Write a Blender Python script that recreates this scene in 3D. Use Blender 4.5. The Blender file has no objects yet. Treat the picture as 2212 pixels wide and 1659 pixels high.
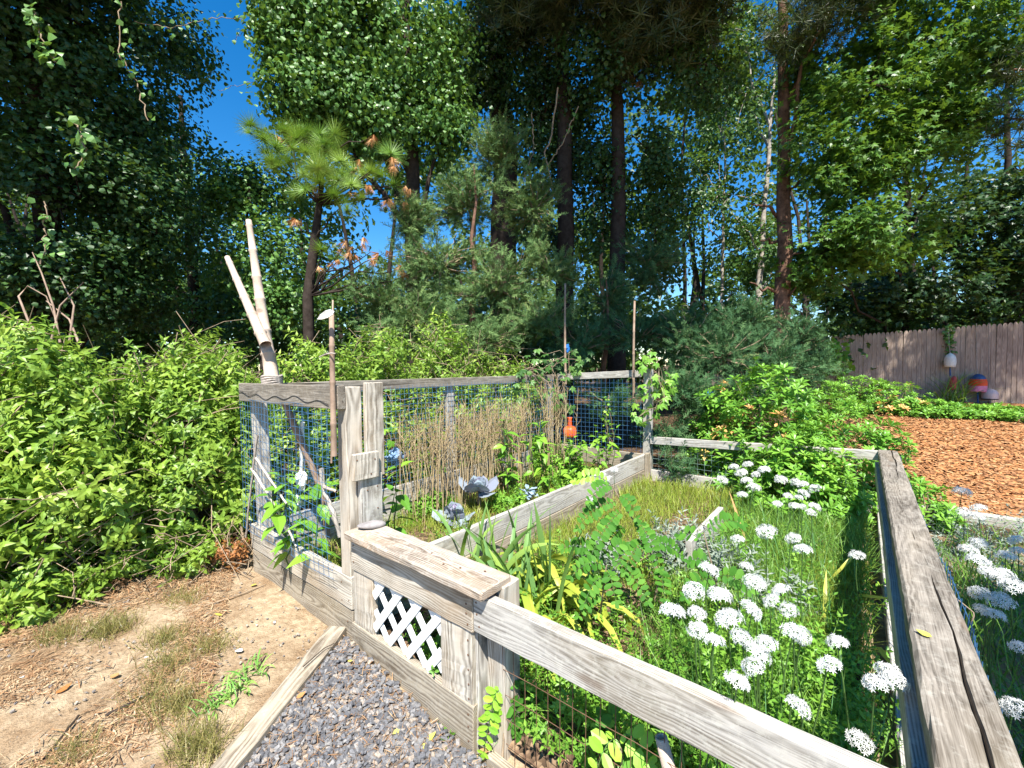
import bpy, math, random
import numpy as np
from mathutils import Matrix, Vector, noise as mnoise

R = math.radians
SC = bpy.context.scene
COL = SC.collection
rng = np.random.default_rng(7)
random.seed(7)

# ------------------------------------------------------------------ camera
# x runs along the front fence, y into the garden, z up; the gate's left foot is the origin.
CAM = np.array([2.062, -1.185, 1.45])
FPX = 932.4                                   # focal length for a 2212 px wide picture
YAW, PIT, ROL = R(39.089), R(2.348), R(-0.662)
FW = np.array([-math.sin(YAW) * math.cos(PIT), math.cos(YAW) * math.cos(PIT), -math.sin(PIT)])
RT = np.array([math.cos(YAW), math.sin(YAW), 0.0])
UP = np.cross(RT, FW)
RT, UP = math.cos(ROL) * RT + math.sin(ROL) * UP, -math.sin(ROL) * RT + math.cos(ROL) * UP
cd = bpy.data.cameras.new('camera')
cd.sensor_width = 36.0
cd.lens = 36.0 * FPX / 2212.0
cd.clip_start, cd.clip_end = 0.05, 2000.0
cam = bpy.data.objects.new('camera', cd)
COL.objects.link(cam)
cam.matrix_world = Matrix(((RT[0], UP[0], -FW[0], CAM[0]), (RT[1], UP[1], -FW[1], CAM[1]),
                           (RT[2], UP[2], -FW[2], CAM[2]), (0, 0, 0, 1)))
SC.camera = cam

# ------------------------------------------------------------------ light
SUN_EL = R(56.0)
SUN_H = np.array([0.66, -0.75]); SUN_H /= np.linalg.norm(SUN_H)
SUN_DIR = Vector((SUN_H[0] * math.cos(SUN_EL), SUN_H[1] * math.cos(SUN_EL), math.sin(SUN_EL)))
wd = bpy.data.worlds.new('World'); SC.world = wd; wd.use_nodes = True
wn = wd.node_tree
sky = wn.nodes.new('ShaderNodeTexSky'); sky.sky_type = 'NISHITA'; sky.sun_disc = False
sky.sun_elevation = SUN_EL
sky.sun_rotation = math.atan2(SUN_H[0], SUN_H[1])
sky.air_density = 1.0; sky.dust_density = 0.15; sky.ozone_density = 3.0; sky.altitude = 0
bg = wn.nodes['Background']; bg.inputs['Strength'].default_value = 0.10
hs = wn.nodes.new('ShaderNodeHueSaturation'); hs.inputs['Saturation'].default_value = 1.4
wn.links.new(sky.outputs['Color'], hs.inputs['Color']); wn.links.new(hs.outputs['Color'], bg.inputs['Color'])
ld = bpy.data.lights.new('sun', 'SUN'); ld.energy = 5.0; ld.angle = R(0.53); ld.color = (1.0, 0.955, 0.88)
sun = bpy.data.objects.new('sun', ld); COL.objects.link(sun)
sun.rotation_euler = SUN_DIR.to_track_quat('Z', 'Y').to_euler()
SC.view_settings.view_transform = 'Standard'; SC.view_settings.look = 'None'
SC.view_settings.exposure = 1.2; SC.view_settings.gamma = 1.0
SC.view_settings.use_curve_mapping = False
try:
    SC.cycles.max_bounces = 6; SC.cycles.diffuse_bounces = 2; SC.cycles.glossy_bounces = 2
    SC.cycles.transmission_bounces = 4; SC.cycles.transparent_max_bounces = 4
    SC.cycles.sample_clamp_indirect = 6.0
except Exception:
    pass

# ------------------------------------------------------------------ pixel helpers (2212 x 1659 picture)
def ray(x, y): return FW + (x - 1106) / FPX * RT + (829.5 - y) / FPX * UP
def on_z(x, y, z): d = ray(x, y); return CAM + d * (z - CAM[2]) / d[2]
def on_y(x, y, v): d = ray(x, y); return CAM + d * (v - CAM[1]) / d[1]
def on_x(x, y, u): d = ray(x, y); return CAM + d * (u - CAM[0]) / d[0]
def at(x, y, t): return CAM + ray(x, y) * t

def sstep(a, b, x):
    t = np.clip((np.asarray(x, float) - a) / (b - a), 0, 1); return t * t * (3 - 2 * t)

def gz(x, y):
    """height of the ground"""
    x = np.asarray(x, float); y = np.asarray(y, float)
    z = -0.10 * sstep(0.0, 1.0, x) * (1 - sstep(0.0, 0.35, y)) - 0.06 * sstep(1.4, 3.5, x) * (1 - sstep(0.0, 0.6, y))
    z = z + 0.42 * sstep(4.6, 9.5, y) * sstep(-2.0, 2.0, x)
    z = z + 0.05 * sstep(-1.4, -4.0, x) + 0.06 * np.sin(x * 0.21 + 1) * np.sin(y * 0.17) * sstep(8, 14, np.hypot(x, y))
    return z

# ------------------------------------------------------------------ objects
def tag(o, label=None, cat=None, group=None, kind=None):
    if label: o['label'] = label
    if cat: o['category'] = cat
    if group: o['group'] = group
    if kind: o['kind'] = kind
    return o

def empty(name, loc=(0, 0, 0), label=None, cat=None, group=None):
    o = bpy.data.objects.new(name, None); COL.objects.link(o); o.empty_display_size = 0.05
    o.location = loc
    return tag(o, label, cat, group)

def link(name, me, parent=None, mat=None, mw=None):
    """link a mesh whose coordinates are world ones (or placed by mw) under a parent"""
    o = bpy.data.objects.new(name, me); COL.objects.link(o)
    if mat is not None and not me.materials: me.materials.append(mat)
    M = mw if mw is not None else Matrix.Identity(4)
    if parent is not None:
        o.parent = parent
        pm = WORLD[parent.name]
        o.matrix_local = pm.inverted() @ M
    else:
        o.matrix_local = M
    WORLD[o.name] = M
    return o
class _W(dict):
    def __missing__(self, k):
        return Matrix.Translation(bpy.data.objects[k].location)
WORLD = _W()

def raw_mesh(name, V, F, smooth=False):
    """V (n,3); F list of (m,k) integer arrays, one per polygon size"""
    me = bpy.data.meshes.new(name)
    if isinstance(F, np.ndarray): F = [F]
    V = np.asarray(V, np.float32)
    me.vertices.add(len(V)); me.vertices.foreach_set('co', V.ravel())
    nl = sum(f.size for f in F); npoly = sum(len(f) for f in F)
    me.loops.add(nl); me.polygons.add(npoly)
    me.loops.foreach_set('vertex_index', np.concatenate([f.ravel() for f in F]).astype(np.int32))
    st = []; s = 0
    for f in F:
        st.append(s + np.arange(len(f)) * f.shape[1]); s += f.size
    me.polygons.foreach_set('loop_start', np.concatenate(st).astype(np.int32))
    me.polygons.foreach_set('use_smooth', np.full(npoly, bool(smooth)))
    me.update(calc_edges=True)
    return me

def attr(me, name, vals):
    a = me.attributes.new(name, 'FLOAT', 'POINT'); a.data.foreach_set('value', np.asarray(vals, np.float32))

# ------------------------------------------------------------------ node materials
class NT:
    def __init__(s, name):
        s.m = bpy.data.materials.new(name); s.m.use_nodes = True; s.t = s.m.node_tree
        s.t.nodes.clear(); s.out = s.n('ShaderNodeOutputMaterial')
    def n(s, typ, props=None, **ins):
        nd = s.t.nodes.new(typ)
        for k, v in (props or {}).items(): setattr(nd, k, v)
        for k, v in ins.items():
            key = int(k[1:]) if k[0] == '_' else k.replace('__', ' ')
            s.set(nd.inputs[key], v)
        return nd
    def set(s, sock, v):
        if isinstance(v, bpy.types.NodeSocket): s.t.links.new(v, sock)
        elif isinstance(v, bpy.types.Node): s.t.links.new(v.outputs[0], sock)
        else: sock.default_value = v
    def math(s, op, a, b=0.0, c=None):
        nd = s.n('ShaderNodeMath', {'operation': op}); s.set(nd.inputs[0], a); s.set(nd.inputs[1], b)
        if c is not None: s.set(nd.inputs[2], c)
        return nd.outputs[0]
    def vmath(s, op, a, b=(0, 0, 0)):
        nd = s.n('ShaderNodeVectorMath', {'operation': op}); s.set(nd.inputs[0], a); s.set(nd.inputs[1], b)
        return nd.outputs['Value'] if op == 'LENGTH' else nd.outputs[0]
    def noise(s, vec, scale, detail=3.0, rough=0.55, dist=0.0):
        nd = s.n('ShaderNodeTexNoise', Vector=vec, Scale=scale, Detail=detail, Roughness=rough, Distortion=dist)
        return nd.outputs[0]
    def ramp(s, fac, stops, interp='LINEAR'):
        nd = s.n('ShaderNodeValToRGB', Fac=fac); cr = nd.color_ramp; cr.interpolation = interp
        while len(cr.elements) < len(stops): cr.elements.new(0.5)
        for e, (p, c) in zip(cr.elements, stops):
            e.position = p; e.color = (c, c, c, 1) if isinstance(c, (int, float)) else (*c, 1)
        return nd.outputs[0]
    def mix(s, fac, a, b, blend='MIX'):
        nd = s.n('ShaderNodeMix', {'data_type': 'RGBA', 'blend_type': blend})
        s.set(nd.inputs[0], fac)
        for i, v in ((6, a), (7, b)):
            if isinstance(v, tuple) and len(v) == 3: v = (*v, 1)
            s.set(nd.inputs[i], v)
        return nd.outputs[2]
    def bsdf(s, col, rough=0.7, spec=0.3, normal=None, **kw):
        if isinstance(col, tuple) and len(col) == 3: col = (*col, 1)
        b = s.n('ShaderNodeBsdfPrincipled'); s.set(b.inputs['Base Color'], col); s.set(b.inputs['Roughness'], rough)
        s.set(b.inputs['Specular IOR Level'], spec)
        if normal is not None: s.set(b.inputs['Normal'], normal)
        for k, v in kw.items(): s.set(b.inputs[k.replace('__', ' ')], v)
        return b.outputs[0]
    def bump(s, h, strength=0.3, dist=0.01):
        return s.n('ShaderNodeBump', Height=h, Strength=strength, Distance=dist).outputs[0]
    def done(s, sh):
        s.t.links.new(sh, s.out.inputs['Surface']); return s.m

def wood_mat(name, light, dark, ring=0.5, warm=None, crack=0.6, stain=0.35, lichen=0.0, spacing=0.0065, cks=(0.8, 38, 38)):
    t = NT(name)
    tc = t.n('ShaderNodeTexCoord').outputs['Object']
    rnd = t.n('ShaderNodeObjectInfo').outputs['Random']
    off = t.n('ShaderNodeCombineXYZ', X=t.math('MULTIPLY', rnd, 37.0), Y=t.math('MULTIPLY', rnd, 0.09), Z=t.math('MULTIPLY', rnd, -0.05)).outputs[0]
    P = t.vmath('ADD', tc, off)
    warp = t.noise(t.vmath('MULTIPLY', P, (1.3, 7, 7)), 1.0, 2.0)
    pyz = t.n('ShaderNodeSeparateXYZ', Vector=P)
    ry = t.math('ADD', pyz.outputs[1], 0.045); rz = t.math('ADD', pyz.outputs[2], 0.012)
    rr = t.math('SQRT', t.math('ADD', t.math('MULTIPLY', ry, ry), t.math('MULTIPLY', rz, rz)))
    rr = t.math('ADD', rr, t.math('MULTIPLY', t.math('SUBTRACT', warp, 0.5), 0.06))
    rings = t.math('SINE', t.math('MULTIPLY', rr, 6.2832 / spacing))
    rings = t.math("MULTIPLY_ADD", rings, 0.5, 0.5)
    fib = t.noise(t.vmath('MULTIPLY', P, (6, 300, 300)), 1.0, 3.0, 0.6)
    blot = t.noise(t.vmath('MULTIPLY', P, (2.2, 9, 9)), 1.0, 4.0, 0.6)
    ck = t.noise(t.vmath('MULTIPLY', P, cks), 1.0, 2.0, 0.5)
    ckm = t.ramp(ck, [(0.0, 0.0), (0.27, 0.0), (0.33, 1.0), (1.0, 1.0)])
    fac = t.math('ADD', t.math('MULTIPLY', rings, ring), t.math('MULTIPLY', fib, 1.0 - ring))
    fac = t.math('ADD', fac, t.math('MULTIPLY', t.math('SUBTRACT', blot, 0.5), 0.8))
    c = t.ramp(fac, [(0.24, dark), (0.68, light)])
    if warm:
        c = t.mix(t.ramp(t.noise(t.vmath('MULTIPLY', P, (1.4, 5, 5)), 1.0, 3.0), [(0.48, 0.0), (0.72, stain)]), c, warm)
    if lichen > 0:
        l = t.noise(P, 38.0, 5.0, 0.7)
        c = t.mix(t.ramp(l, [(0.52, 0.0), (0.62, lichen)]), c, (0.62, 0.60, 0.52))
        l2 = t.noise(P, 9.0, 5.0, 0.7)
        c = t.mix(t.ramp(l2, [(0.55, 0.0), (0.68, lichen * 0.7)]), c, (0.20, 0.19, 0.13))
    kn = t.n('ShaderNodeTexVoronoi', {'feature': 'F1'}, Vector=t.vmath('MULTIPLY', P, (2.1, 6.5, 6.5)), Scale=1.0).outputs['Distance']
    knm = t.ramp(kn, [(0.0, 1.0), (0.07, 1.0), (0.14, 0.0)])
    c = t.mix(t.math('MULTIPLY', knm, 0.55), c, (0.16, 0.11, 0.075))
    c = t.mix(t.math('MULTIPLY', t.math('SUBTRACT', 1.0, ckm), crack), c, (0.07, 0.055, 0.042))
    h = t.math('ADD', t.math('MULTIPLY', fac, 0.6), t.math('MULTIPLY', ckm, 0.8))
    return t.done(t.bsdf(c, 0.85, 0.18, t.bump(h, 0.4, 0.003)))

def leaf_mat(name, stops, trans=0.30, tint=(0.30, 0.45, 0.03), rough=0.42, spec=0.4, clump=0.35, gain=1.55):
    """leaf colour from a per-leaf random number, thin and translucent"""
    stops = [(p, tuple(min(0.85, v * gain) for v in c)) for p, c in stops]
    t = NT(name)
    r = t.n('ShaderNodeAttribute', {'attribute_name': 'rnd'}).outputs['Fac']
    k = t.n('ShaderNodeAttribute', {'attribute_name': 'clump'}).outputs['Fac']
    f = t.math('ADD', t.math('MULTIPLY', r, 1.0 - clump), t.math('MULTIPLY', k, clump))
    c = t.ramp(f, stops)
    b = t.bsdf(c, rough, spec)
    tr = t.n('ShaderNodeBsdfTranslucent', Color=t.mix(0.5, c, tint))
    mx = t.n('ShaderNodeMixShader', Fac=trans); t.set(mx.inputs[1], b); t.set(mx.inputs[2], tr.outputs[0])
    return t.done(mx.outputs[0])

def plain(name, col, rough=0.6, spec=0.3, var=0.25, scale=8.0, metal=0.0, bump=0.0, dark=None):
    t = NT(name)
    tc = t.n('ShaderNodeTexCoord').outputs['Object']
    n1 = t.noise(tc, scale, 5.0, 0.65)
    d = dark or tuple(v * (1 - var * 2) for v in col)
    c = t.mix(t.ramp(n1, [(0.3, 1.0), (0.62, 0.0)]), col, d)
    nm = t.bump(t.noise(tc, scale * 4, 4.0), bump, 0.004) if bump > 0 else None
    return t.done(t.bsdf(c, rough, spec, nm, Metallic=metal))

M = {}
M['wood'] = wood_mat('weathered_wood', (0.57, 0.52, 0.44), (0.17, 0.14, 0.105), 0.28, (0.40, 0.28, 0.165), 0.75, 0.6, 0.12)
M['wood_dark'] = wood_mat('old_grey_wood', (0.30, 0.265, 0.22), (0.07, 0.058, 0.045), 0.16, (0.36, 0.29, 0.2), 0.95, 0.25, 0.15, cks=(0.45, 24, 24))
M['cap'] = wood_mat('weathered_cap', (0.50, 0.435, 0.36), (0.13, 0.095, 0.068), 0.3, (0.33, 0.22, 0.13), 0.9, 0.6, 0.3, cks=(0.7, 26, 26))
M['wood_side'] = wood_mat('grey_plank', (0.50, 0.475, 0.43), (0.22, 0.20, 0.175), 0.35, (0.45, 0.39, 0.28), 0.5, 0.4, 0.35)
M['wood_rail'] = wood_mat('lichened_rail', (0.50, 0.475, 0.43), (0.15, 0.135, 0.115), 0.25, (0.46, 0.38, 0.26), 0.5, 0.3, 0.3)
M['timber'] = wood_mat('ground_timber', (0.40, 0.345, 0.265), (0.13, 0.10, 0.07), 0.3, (0.40, 0.32, 0.2), 0.9, 0.3, 0.15)
M['picket'] = wood_mat('picket_wood', (0.42, 0.335, 0.27), (0.22, 0.165, 0.13), 0.25, (0.36, 0.27, 0.2), 0.2, 0.4)
M['white'] = plain('white_lattice_vinyl', (0.86, 0.86, 0.84), 0.4, 0.4, 0.03)
M['screw'] = plain('rusty_screw', (0.17, 0.09, 0.05), 0.7, 0.4, 0.2, 60)
M['wire_blue'] = plain('blue_coated_wire', (0.05, 0.15, 0.30), 0.45, 0.4, 0.15, 20)
M['wire_rust'] = plain('rusty_wire', (0.16, 0.085, 0.05), 0.8, 0.3, 0.2, 30)
M['wire_green'] = plain('green_grey_wire', (0.20, 0.30, 0.27), 0.6, 0.3, 0.2, 30)
M['wire_black'] = plain('black_wire', (0.03, 0.03, 0.035), 0.6, 0.3, 0.2, 30)
M['rope'] = plain('grey_rope', (0.45, 0.39, 0.34), 0.95, 0.1, 0.25, 90)
M['stone'] = plain('river_stone', (0.30, 0.275, 0.265), 0.8, 0.2, 0.15, 30, bump=0.3)
M['bamboo'] = wood_mat('bleached_bamboo', (0.60, 0.50, 0.41), (0.36, 0.27, 0.20), 0.05, (0.42, 0.30, 0.22), 0.5, 0.5)
M['bamboo_old'] = plain('old_bamboo', (0.36, 0.26, 0.19), 0.7, 0.25, 0.25, 9, dark=(0.17, 0.11, 0.075))
M['driftwood'] = plain('driftwood', (0.52, 0.47, 0.41), 0.85, 0.15, 0.2, 7, bump=0.4)
M['bark'] = plain('dark_bark', (0.055, 0.042, 0.034), 0.95, 0.1, 0.35, 9, bump=1.0, dark=(0.025, 0.018, 0.014))
M['bark_red'] = plain('pine_bark', (0.23, 0.13, 0.09), 0.95, 0.1, 0.35, 7, bump=1.0, dark=(0.06, 0.035, 0.025))
M['bark_pale'] = plain('pale_bark', (0.42, 0.37, 0.31), 0.9, 0.1, 0.3, 7, bump=0.5, dark=(0.16, 0.14, 0.11))
M['twig'] = plain('dry_twig', (0.36, 0.27, 0.18), 0.9, 0.15, 0.3, 14)
M['stem_green'] = plain('green_stem', (0.07, 0.14, 0.035), 0.5, 0.3, 0.2, 14)
M['shell'] = plain('white_shell', (0.80, 0.79, 0.76), 0.5, 0.4, 0.06, 40)

# ------------------------------------------------------------------ shapes
def board(name, p0, p1, w, t, wdir, mat, parent=None, jit=0.0015, n=10, cham=0.004, crack=None):
    """a plank from p0 to p1 (centre line), w across in direction wdir, t thick, worn edges"""
    p0 = Vector(p0); p1 = Vector(p1); X = (p1 - p0); L = X.length; X.normalize()
    Z = Vector(wdir); Z = (Z - X * Z.dot(X)).normalized(); Y = Z.cross(X)
    hw, ht, c = w / 2, t / 2, min(cham, t * 0.3)
    prof = np.array([(-ht + c, -hw), (ht - c, -hw), (ht, -hw + c), (ht, hw - c), (ht - c, hw), (-ht + c, hw), (-ht, hw - c), (-ht, -hw + c)])
    xs = np.linspace(-L / 2, L / 2, n + 1)
    xs = np.concatenate([[xs[0], xs[0] + c], xs[1:-1], [xs[-1] - c, xs[-1]]])
    V = []
    bow = rng.normal(0, jit * 0.8, 2)
    for i, x in enumerate(xs):
        s = prof.copy()
        if crack:      # a drying split wandering along the top face
            f_ = crack(i / (len(xs) - 1)); g_, cw, cdp = f_
            s = np.concatenate([s[:3], [(ht, g_ - cw), (ht - cdp, g_ + cw * 0.2), (ht, g_ + cw)], s[3:]])
        if i in (0, len(xs) - 1): s = s * np.array([1 - c / ht * 0.8, 1 - c / hw * 0.8])
        s = s + rng.normal(0, jit, s.shape) * (0.6 if i not in (0, len(xs) - 1) else 0.3)
        b = 1 - (2 * x / L) ** 2
        V.append(np.column_stack([np.full(len(s), x), s[:, 0] + bow[0] * b, s[:, 1] + bow[1] * b]))
    V = np.concatenate(V); ns = len(xs); K = len(s)
    q = [(i * K + k, i * K + (k + 1) % K, (i + 1) * K + (k + 1) % K, (i + 1) * K + k) for i in range(ns - 1) for k in range(K)]
    e = np.array([list(range(K - 1, -1, -1)), [(ns - 1) * K + k for k in range(K)]])
    me = raw_mesh(name, V, [np.array(q), e])
    mid = (p0 + p1) / 2
    mw = Matrix(((X.x, Y.x, Z.x, mid.x), (X.y, Y.y, Z.y, mid.y), (X.z, Y.z, Z.z, mid.z), (0, 0, 0, 1)))
    return link(name, me, parent, mat, mw)

def tube_vf(pts, rad, k=6, cap=True):
    pts = np.asarray(pts, float); n = len(pts); rad = np.broadcast_to(np.asarray(rad, float), (n,))
    T = np.gradient(pts, axis=0); T /= np.linalg.norm(T, axis=1)[:, None] + 1e-9
    a = np.array([0.31, 0.17, 0.93]) if abs(T[:, 2]).mean() < 0.8 else np.array([0.93, 0.2, 0.1])
    N = np.cross(T, a); N /= np.linalg.norm(N, axis=1)[:, None] + 1e-9
    B = np.cross(T, N)
    an = np.arange(k) / k * 2 * np.pi
    V = pts[:, None, :] + rad[:, None, None] * (np.cos(an)[None, :, None] * N[:, None, :] + np.sin(an)[None, :, None] * B[:, None, :])
    V = V.reshape(-1, 3)
    i = np.arange(n - 1)[:, None] * k; j = np.arange(k)[None, :]
    q = np.stack([i + j, i + (j + 1) % k, i + k + (j + 1) % k, i + k + j], -1).reshape(-1, 4)
    return V, q

class Tubes:
    def __init__(s): s.V = []; s.F = []; s.o = 0
    def add(s, pts, rad, k=5):
        V, q = tube_vf(pts, rad, k); s.V.append(V); s.F.append(q + s.o); s.o += len(V)
    def build(s, name, mat, parent=None, smooth=True):
        if not s.V: return None
        me = raw_mesh(name, np.concatenate(s.V), np.concatenate(s.F), smooth)
        return link(name, me, parent, mat)

def lathe(name, prof, mat, parent=None, k=20, loc=(0, 0, 0), axis=None, mats=None, bands=None):
    prof = np.array(prof, float); n = len(prof); an = np.arange(k) / k * 2 * np.pi
    V = np.stack([prof[:, 0:1] * np.cos(an), prof[:, 0:1] * np.sin(an), np.repeat(prof[:, 1:2], k, 1)], -1).reshape(-1, 3)
    i = np.arange(n - 1)[:, None] * k; j = np.arange(k)[None, :]
    q = np.stack([i + j, i + (j + 1) % k, i + k + (j + 1) % k, i + k + j], -1).reshape(-1, 4)
    me = raw_mesh(name, V, q, True)
    mw = Matrix.Translation(Vector(loc))
    if axis is not None: mw = mw @ Vector(axis).to_track_quat('Z', 'Y').to_matrix().to_4x4()
    return link(name, me, parent, mat, mw)

def frames(nrm, tip):
    """orthonormal frames: columns side, tip direction, normal"""
    z = nrm / (np.linalg.norm(nrm, axis=1)[:, None] + 1e-9)
    y = tip - z * (tip * z).sum(1)[:, None]; y /= np.linalg.norm(y, axis=1)[:, None] + 1e-9
    x = np.cross(y, z)
    return np.stack([x, y, z], -1)

def cloud_mesh(name, tpl, pos, frm, scale, clump=None, rnd=None):
    """many copies of a small template as one mesh; tpl = (V, tris, per-vertex random)"""
    TV, TF, TR = tpl; n = len(pos); nv = len(TV)
    sc = np.asarray(scale, float)
    if sc.ndim == 1: sc = np.repeat(sc[:, None], 3, 1)
    V = np.einsum('nij,nvj->nvi', frm, TV[None] * sc[:, None, :]) + np.asarray(pos)[:, None, :]
    F = TF[None] + (np.arange(n) * nv)[:, None, None]
    me = raw_mesh(name, V.reshape(-1, 3), F.reshape(-1, TF.shape[1]))
    rv = rng.random(n) if rnd is None else rnd
    attr(me, 'rnd', np.clip((rv[:, None] * 0.75 + TR[None] * 0.25), 0, 1).ravel())
    cv = rng.random(n) if clump is None else clump
    attr(me, 'clump', np.repeat(cv, nv))
    return me

def merge_tpl(parts):
    """join (V,F,R) templates"""
    V = []; F = []; Rr = []; o = 0
    for v, f, r in parts: V.append(v); F.append(f + o); Rr.append(r); o += len(v)
    return np.concatenate(V), np.concatenate(F), np.concatenate(Rr)

def leaf_tpl(w=0.5, pts=((0.0, 0.0), (0.25, 0.8), (0.55, 1.0), (0.85, 0.45), (1.0, 0.0)), fold=0.25, droop=0.25):
    """folded leaf along +y, length 1; pts = (y, half width factor)"""
    V = []; F = []
    mid = [(0, y, -droop * y * y) for y, _ in pts]
    V += mid; n = len(pts)
    for s in (-1, 1):
        st = len(V)
        for y, h in pts[1:-1]:
            V.append((s * h * w / 2, y, -droop * y * y + fold * h * w / 2))
        m = n - 2
        def tri(a, b, c): F.append((a, b, c) if s > 0 else (a, c, b))
        tri(0, st, 1)
        for i in range(m - 1):
            tri(i + 1, st + i, st + i + 1); tri(i + 1, st + i + 1, i + 2)
        tri(m, st + m - 1, m + 1)
    return np.array(V, float), np.array(F), np.full(len(V), 0.5)

def simple_leaf(w=0.55, fold=0.2, droop=0.15):
    V = np.array([(0, 0, 0), (w / 2, 0.45, fold * w / 2), (0, 1, -droop), (-w / 2, 0.45, fold * w / 2)])
    return V, np.array([(0, 1, 2), (0, 2, 3)]), np.full(4, 0.5)

def maple_tpl():
    lob = [(-0.12, 0.02), (-0.5, 0.1), (-0.3, 0.32), (-0.62, 0.62), (-0.2, 0.55), (0, 1.05), (0.2, 0.55), (0.62, 0.62), (0.3, 0.32), (0.5, 0.1), (0.12, 0.02)]
    V = [(0, 0.28, 0.0)] + [(x, y, -0.28 * abs(x) - 0.1 * y * y) for x, y in lob]
    F = [(0, i + 1, i) for i in range(1, len(lob))]
    return np.array(V, float), np.array(F), np.full(len(V), 0.5)

def place(tpl, loc, rz=0.0, rx=0.0, ry=0.0, s=1.0, r=None):
    V, F, Rr = tpl
    m = (Matrix.Rotation(rz, 3, 'Z') @ Matrix.Rotation(ry, 3, 'Y') @ Matrix.Rotation(rx, 3, 'X'))
    return V @ np.array(m).T * s + np.array(loc), F, (np.full(len(V), r) if r is not None else Rr)

def blade_tpl(seg=3, w=0.04, bend=0.5):
    V = []; F = []
    for i in range(seg):
        t = i / seg; ww = w * (1 - t * 0.75) / 2
        y = math.sin(bend * t) / max(bend, 1e-3); z = t
        zz = t * (1 - 0.22 * bend * t); yy = bend * 0.55 * t * t
        V += [(-ww, yy, zz), (ww, yy, zz)]
    V.append((0, bend * 0.55, 1 - 0.22 * bend))
    for i in range(seg - 1):
        a = 2 * i; F += [(a, a + 1, a + 3), (a, a + 3, a + 2)]
    F.append((2 * seg - 2, 2 * seg - 1, 2 * seg))
    return np.array(V, float), np.array(F), np.full(len(V), 0.5)

def zrot_frames(n, lean=0.0):
    a = rng.random(n) * 2 * np.pi; ca, sa = np.cos(a), np.sin(a)
    nrm = np.stack([rng.normal(0, lean, n), rng.normal(0, lean, n), np.ones(n)], 1)
    # template: z is up, y the bend direction
    return frames(nrm, np.stack([ca, sa, np.zeros(n)], 1))

def blades(name, pos, h, mat, parent=None, w=0.05, bends=(0.2, 0.7, 1.3), lean=0.25, clump=None, kind='stuff'):
    n = len(pos); idx = rng.integers(0, len(bends), n)
    parts = []; 
    Vs = []; Fs = []; rn = []; cl = []; o = 0
    h = np.broadcast_to(h, (n,)) * rng.uniform(0.55, 1.15, n)
    for i, b in enumerate(bends):
        s = idx == i
        if not s.any(): continue
        T = blade_tpl(3, w, b); m = int(s.sum())
        fr = zrot_frames(m, lean)
        V = np.einsum('nij,nvj->nvi', fr, T[0][None] * h[s][:, None, None]) + pos[s][:, None, :]
        nv = len(T[0]); Fs.append((T[1][None] + (np.arange(m) * nv)[:, None, None]).reshape(-1, 3) + o); o += m * nv
        Vs.append(V.reshape(-1, 3)); rn.append(np.repeat(rng.random(m), nv))
        cl.append(np.repeat(rng.random(m) if clump is None else clump[s], nv))
    me = raw_mesh(name, np.concatenate(Vs), np.concatenate(Fs))
    attr(me, 'rnd', np.concatenate(rn)); attr(me, 'clump', np.concatenate(cl))
    o = link(name, me, parent, mat)
    if kind: o['kind'] = kind
    return o

def vnoise(P, s):
    return np.array([mnoise.noise(Vector(p) * s) for p in P])

# ------------------------------------------------------------------ the setting: ground, gravel, mulch, soil
def ground_mat():
    t = NT('sandy_ground')
    P = t.n('ShaderNodeTexCoord').outputs['Object']
    a = t.noise(P, 2.3, 6, 0.65); b = t.noise(P, 26.0, 5, 0.7); c3 = t.noise(P, 120.0, 3, 0.7)
    sand = t.ramp(b, [(0.3, (0.25, 0.175, 0.105)), (0.6, (0.47, 0.36, 0.235))])
    lit = t.ramp(c3, [(0.35, (0.10, 0.06, 0.035)), (0.62, (0.34, 0.22, 0.12))])
    c = t.mix(t.ramp(a, [(0.44, 0.0), (0.60, 0.85)]), sand, lit)
    sp = t.n('ShaderNodeSeparateXYZ', Vector=P)
    # leaf litter of the wood beyond the hedge and behind the beds
    d = t.math('MAXIMUM', t.math('SUBTRACT', sp.outputs[1], 3.6), t.math('SUBTRACT', -1.55, sp.outputs[0]))
    d = t.math('ADD', d, t.math('MULTIPLY', t.math('SUBTRACT', a, 0.5), 1.6))
    floor = t.ramp(b, [(0.3, (0.035, 0.022, 0.014)), (0.65, (0.15, 0.095, 0.055))])
    c = t.mix(t.ramp(d, [(0.0, 0.0), (0.35, 1.0)]), c, floor)
    return t.done(t.bsdf(c, 0.95, 0.1, t.bump(t.math('ADD', b, t.math('MULTIPLY', c3, 0.5)), 0.8, 0.02)))

def axis_pts(lo, hi, fine, step, far):
    a = list(np.arange(lo, hi, step)); s = step
    x = hi
    while x < far: a.append(x); s *= 1.35; x += s
    a.append(far); s = step; x = lo - step
    while x > -far: a.insert(0, x); s *= 1.35; x -= s
    a.insert(0, -far)
    return np.array(a)
gx = axis_pts(-4.0, 6.0, 0, 0.12, 400.0); gy = axis_pts(-3.0, 12.0, 0, 0.12, 400.0)
X, Y = np.meshgrid(gx, gy, indexing='ij')
Z = gz(X, Y) + 0.018 * np.sin(X * 5.1 + 2 * np.sin(Y * 3)) * np.sin(Y * 4.3 + 1) * (np.hypot(X, Y) < 12)
nx, ny = len(gx), len(gy)
idx = np.arange(nx * ny).reshape(nx, ny)
q = np.stack([idx[:-1, :-1], idx[1:, :-1], idx[1:, 1:], idx[:-1, 1:]], -1).reshape(-1, 4)
tag(link('ground', raw_mesh('ground', np.stack([X, Y, Z], -1).reshape(-1, 3), q, True), None, ground_mat()), 'sandy ground strewn with dry leaf litter', None, None, 'structure')

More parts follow.
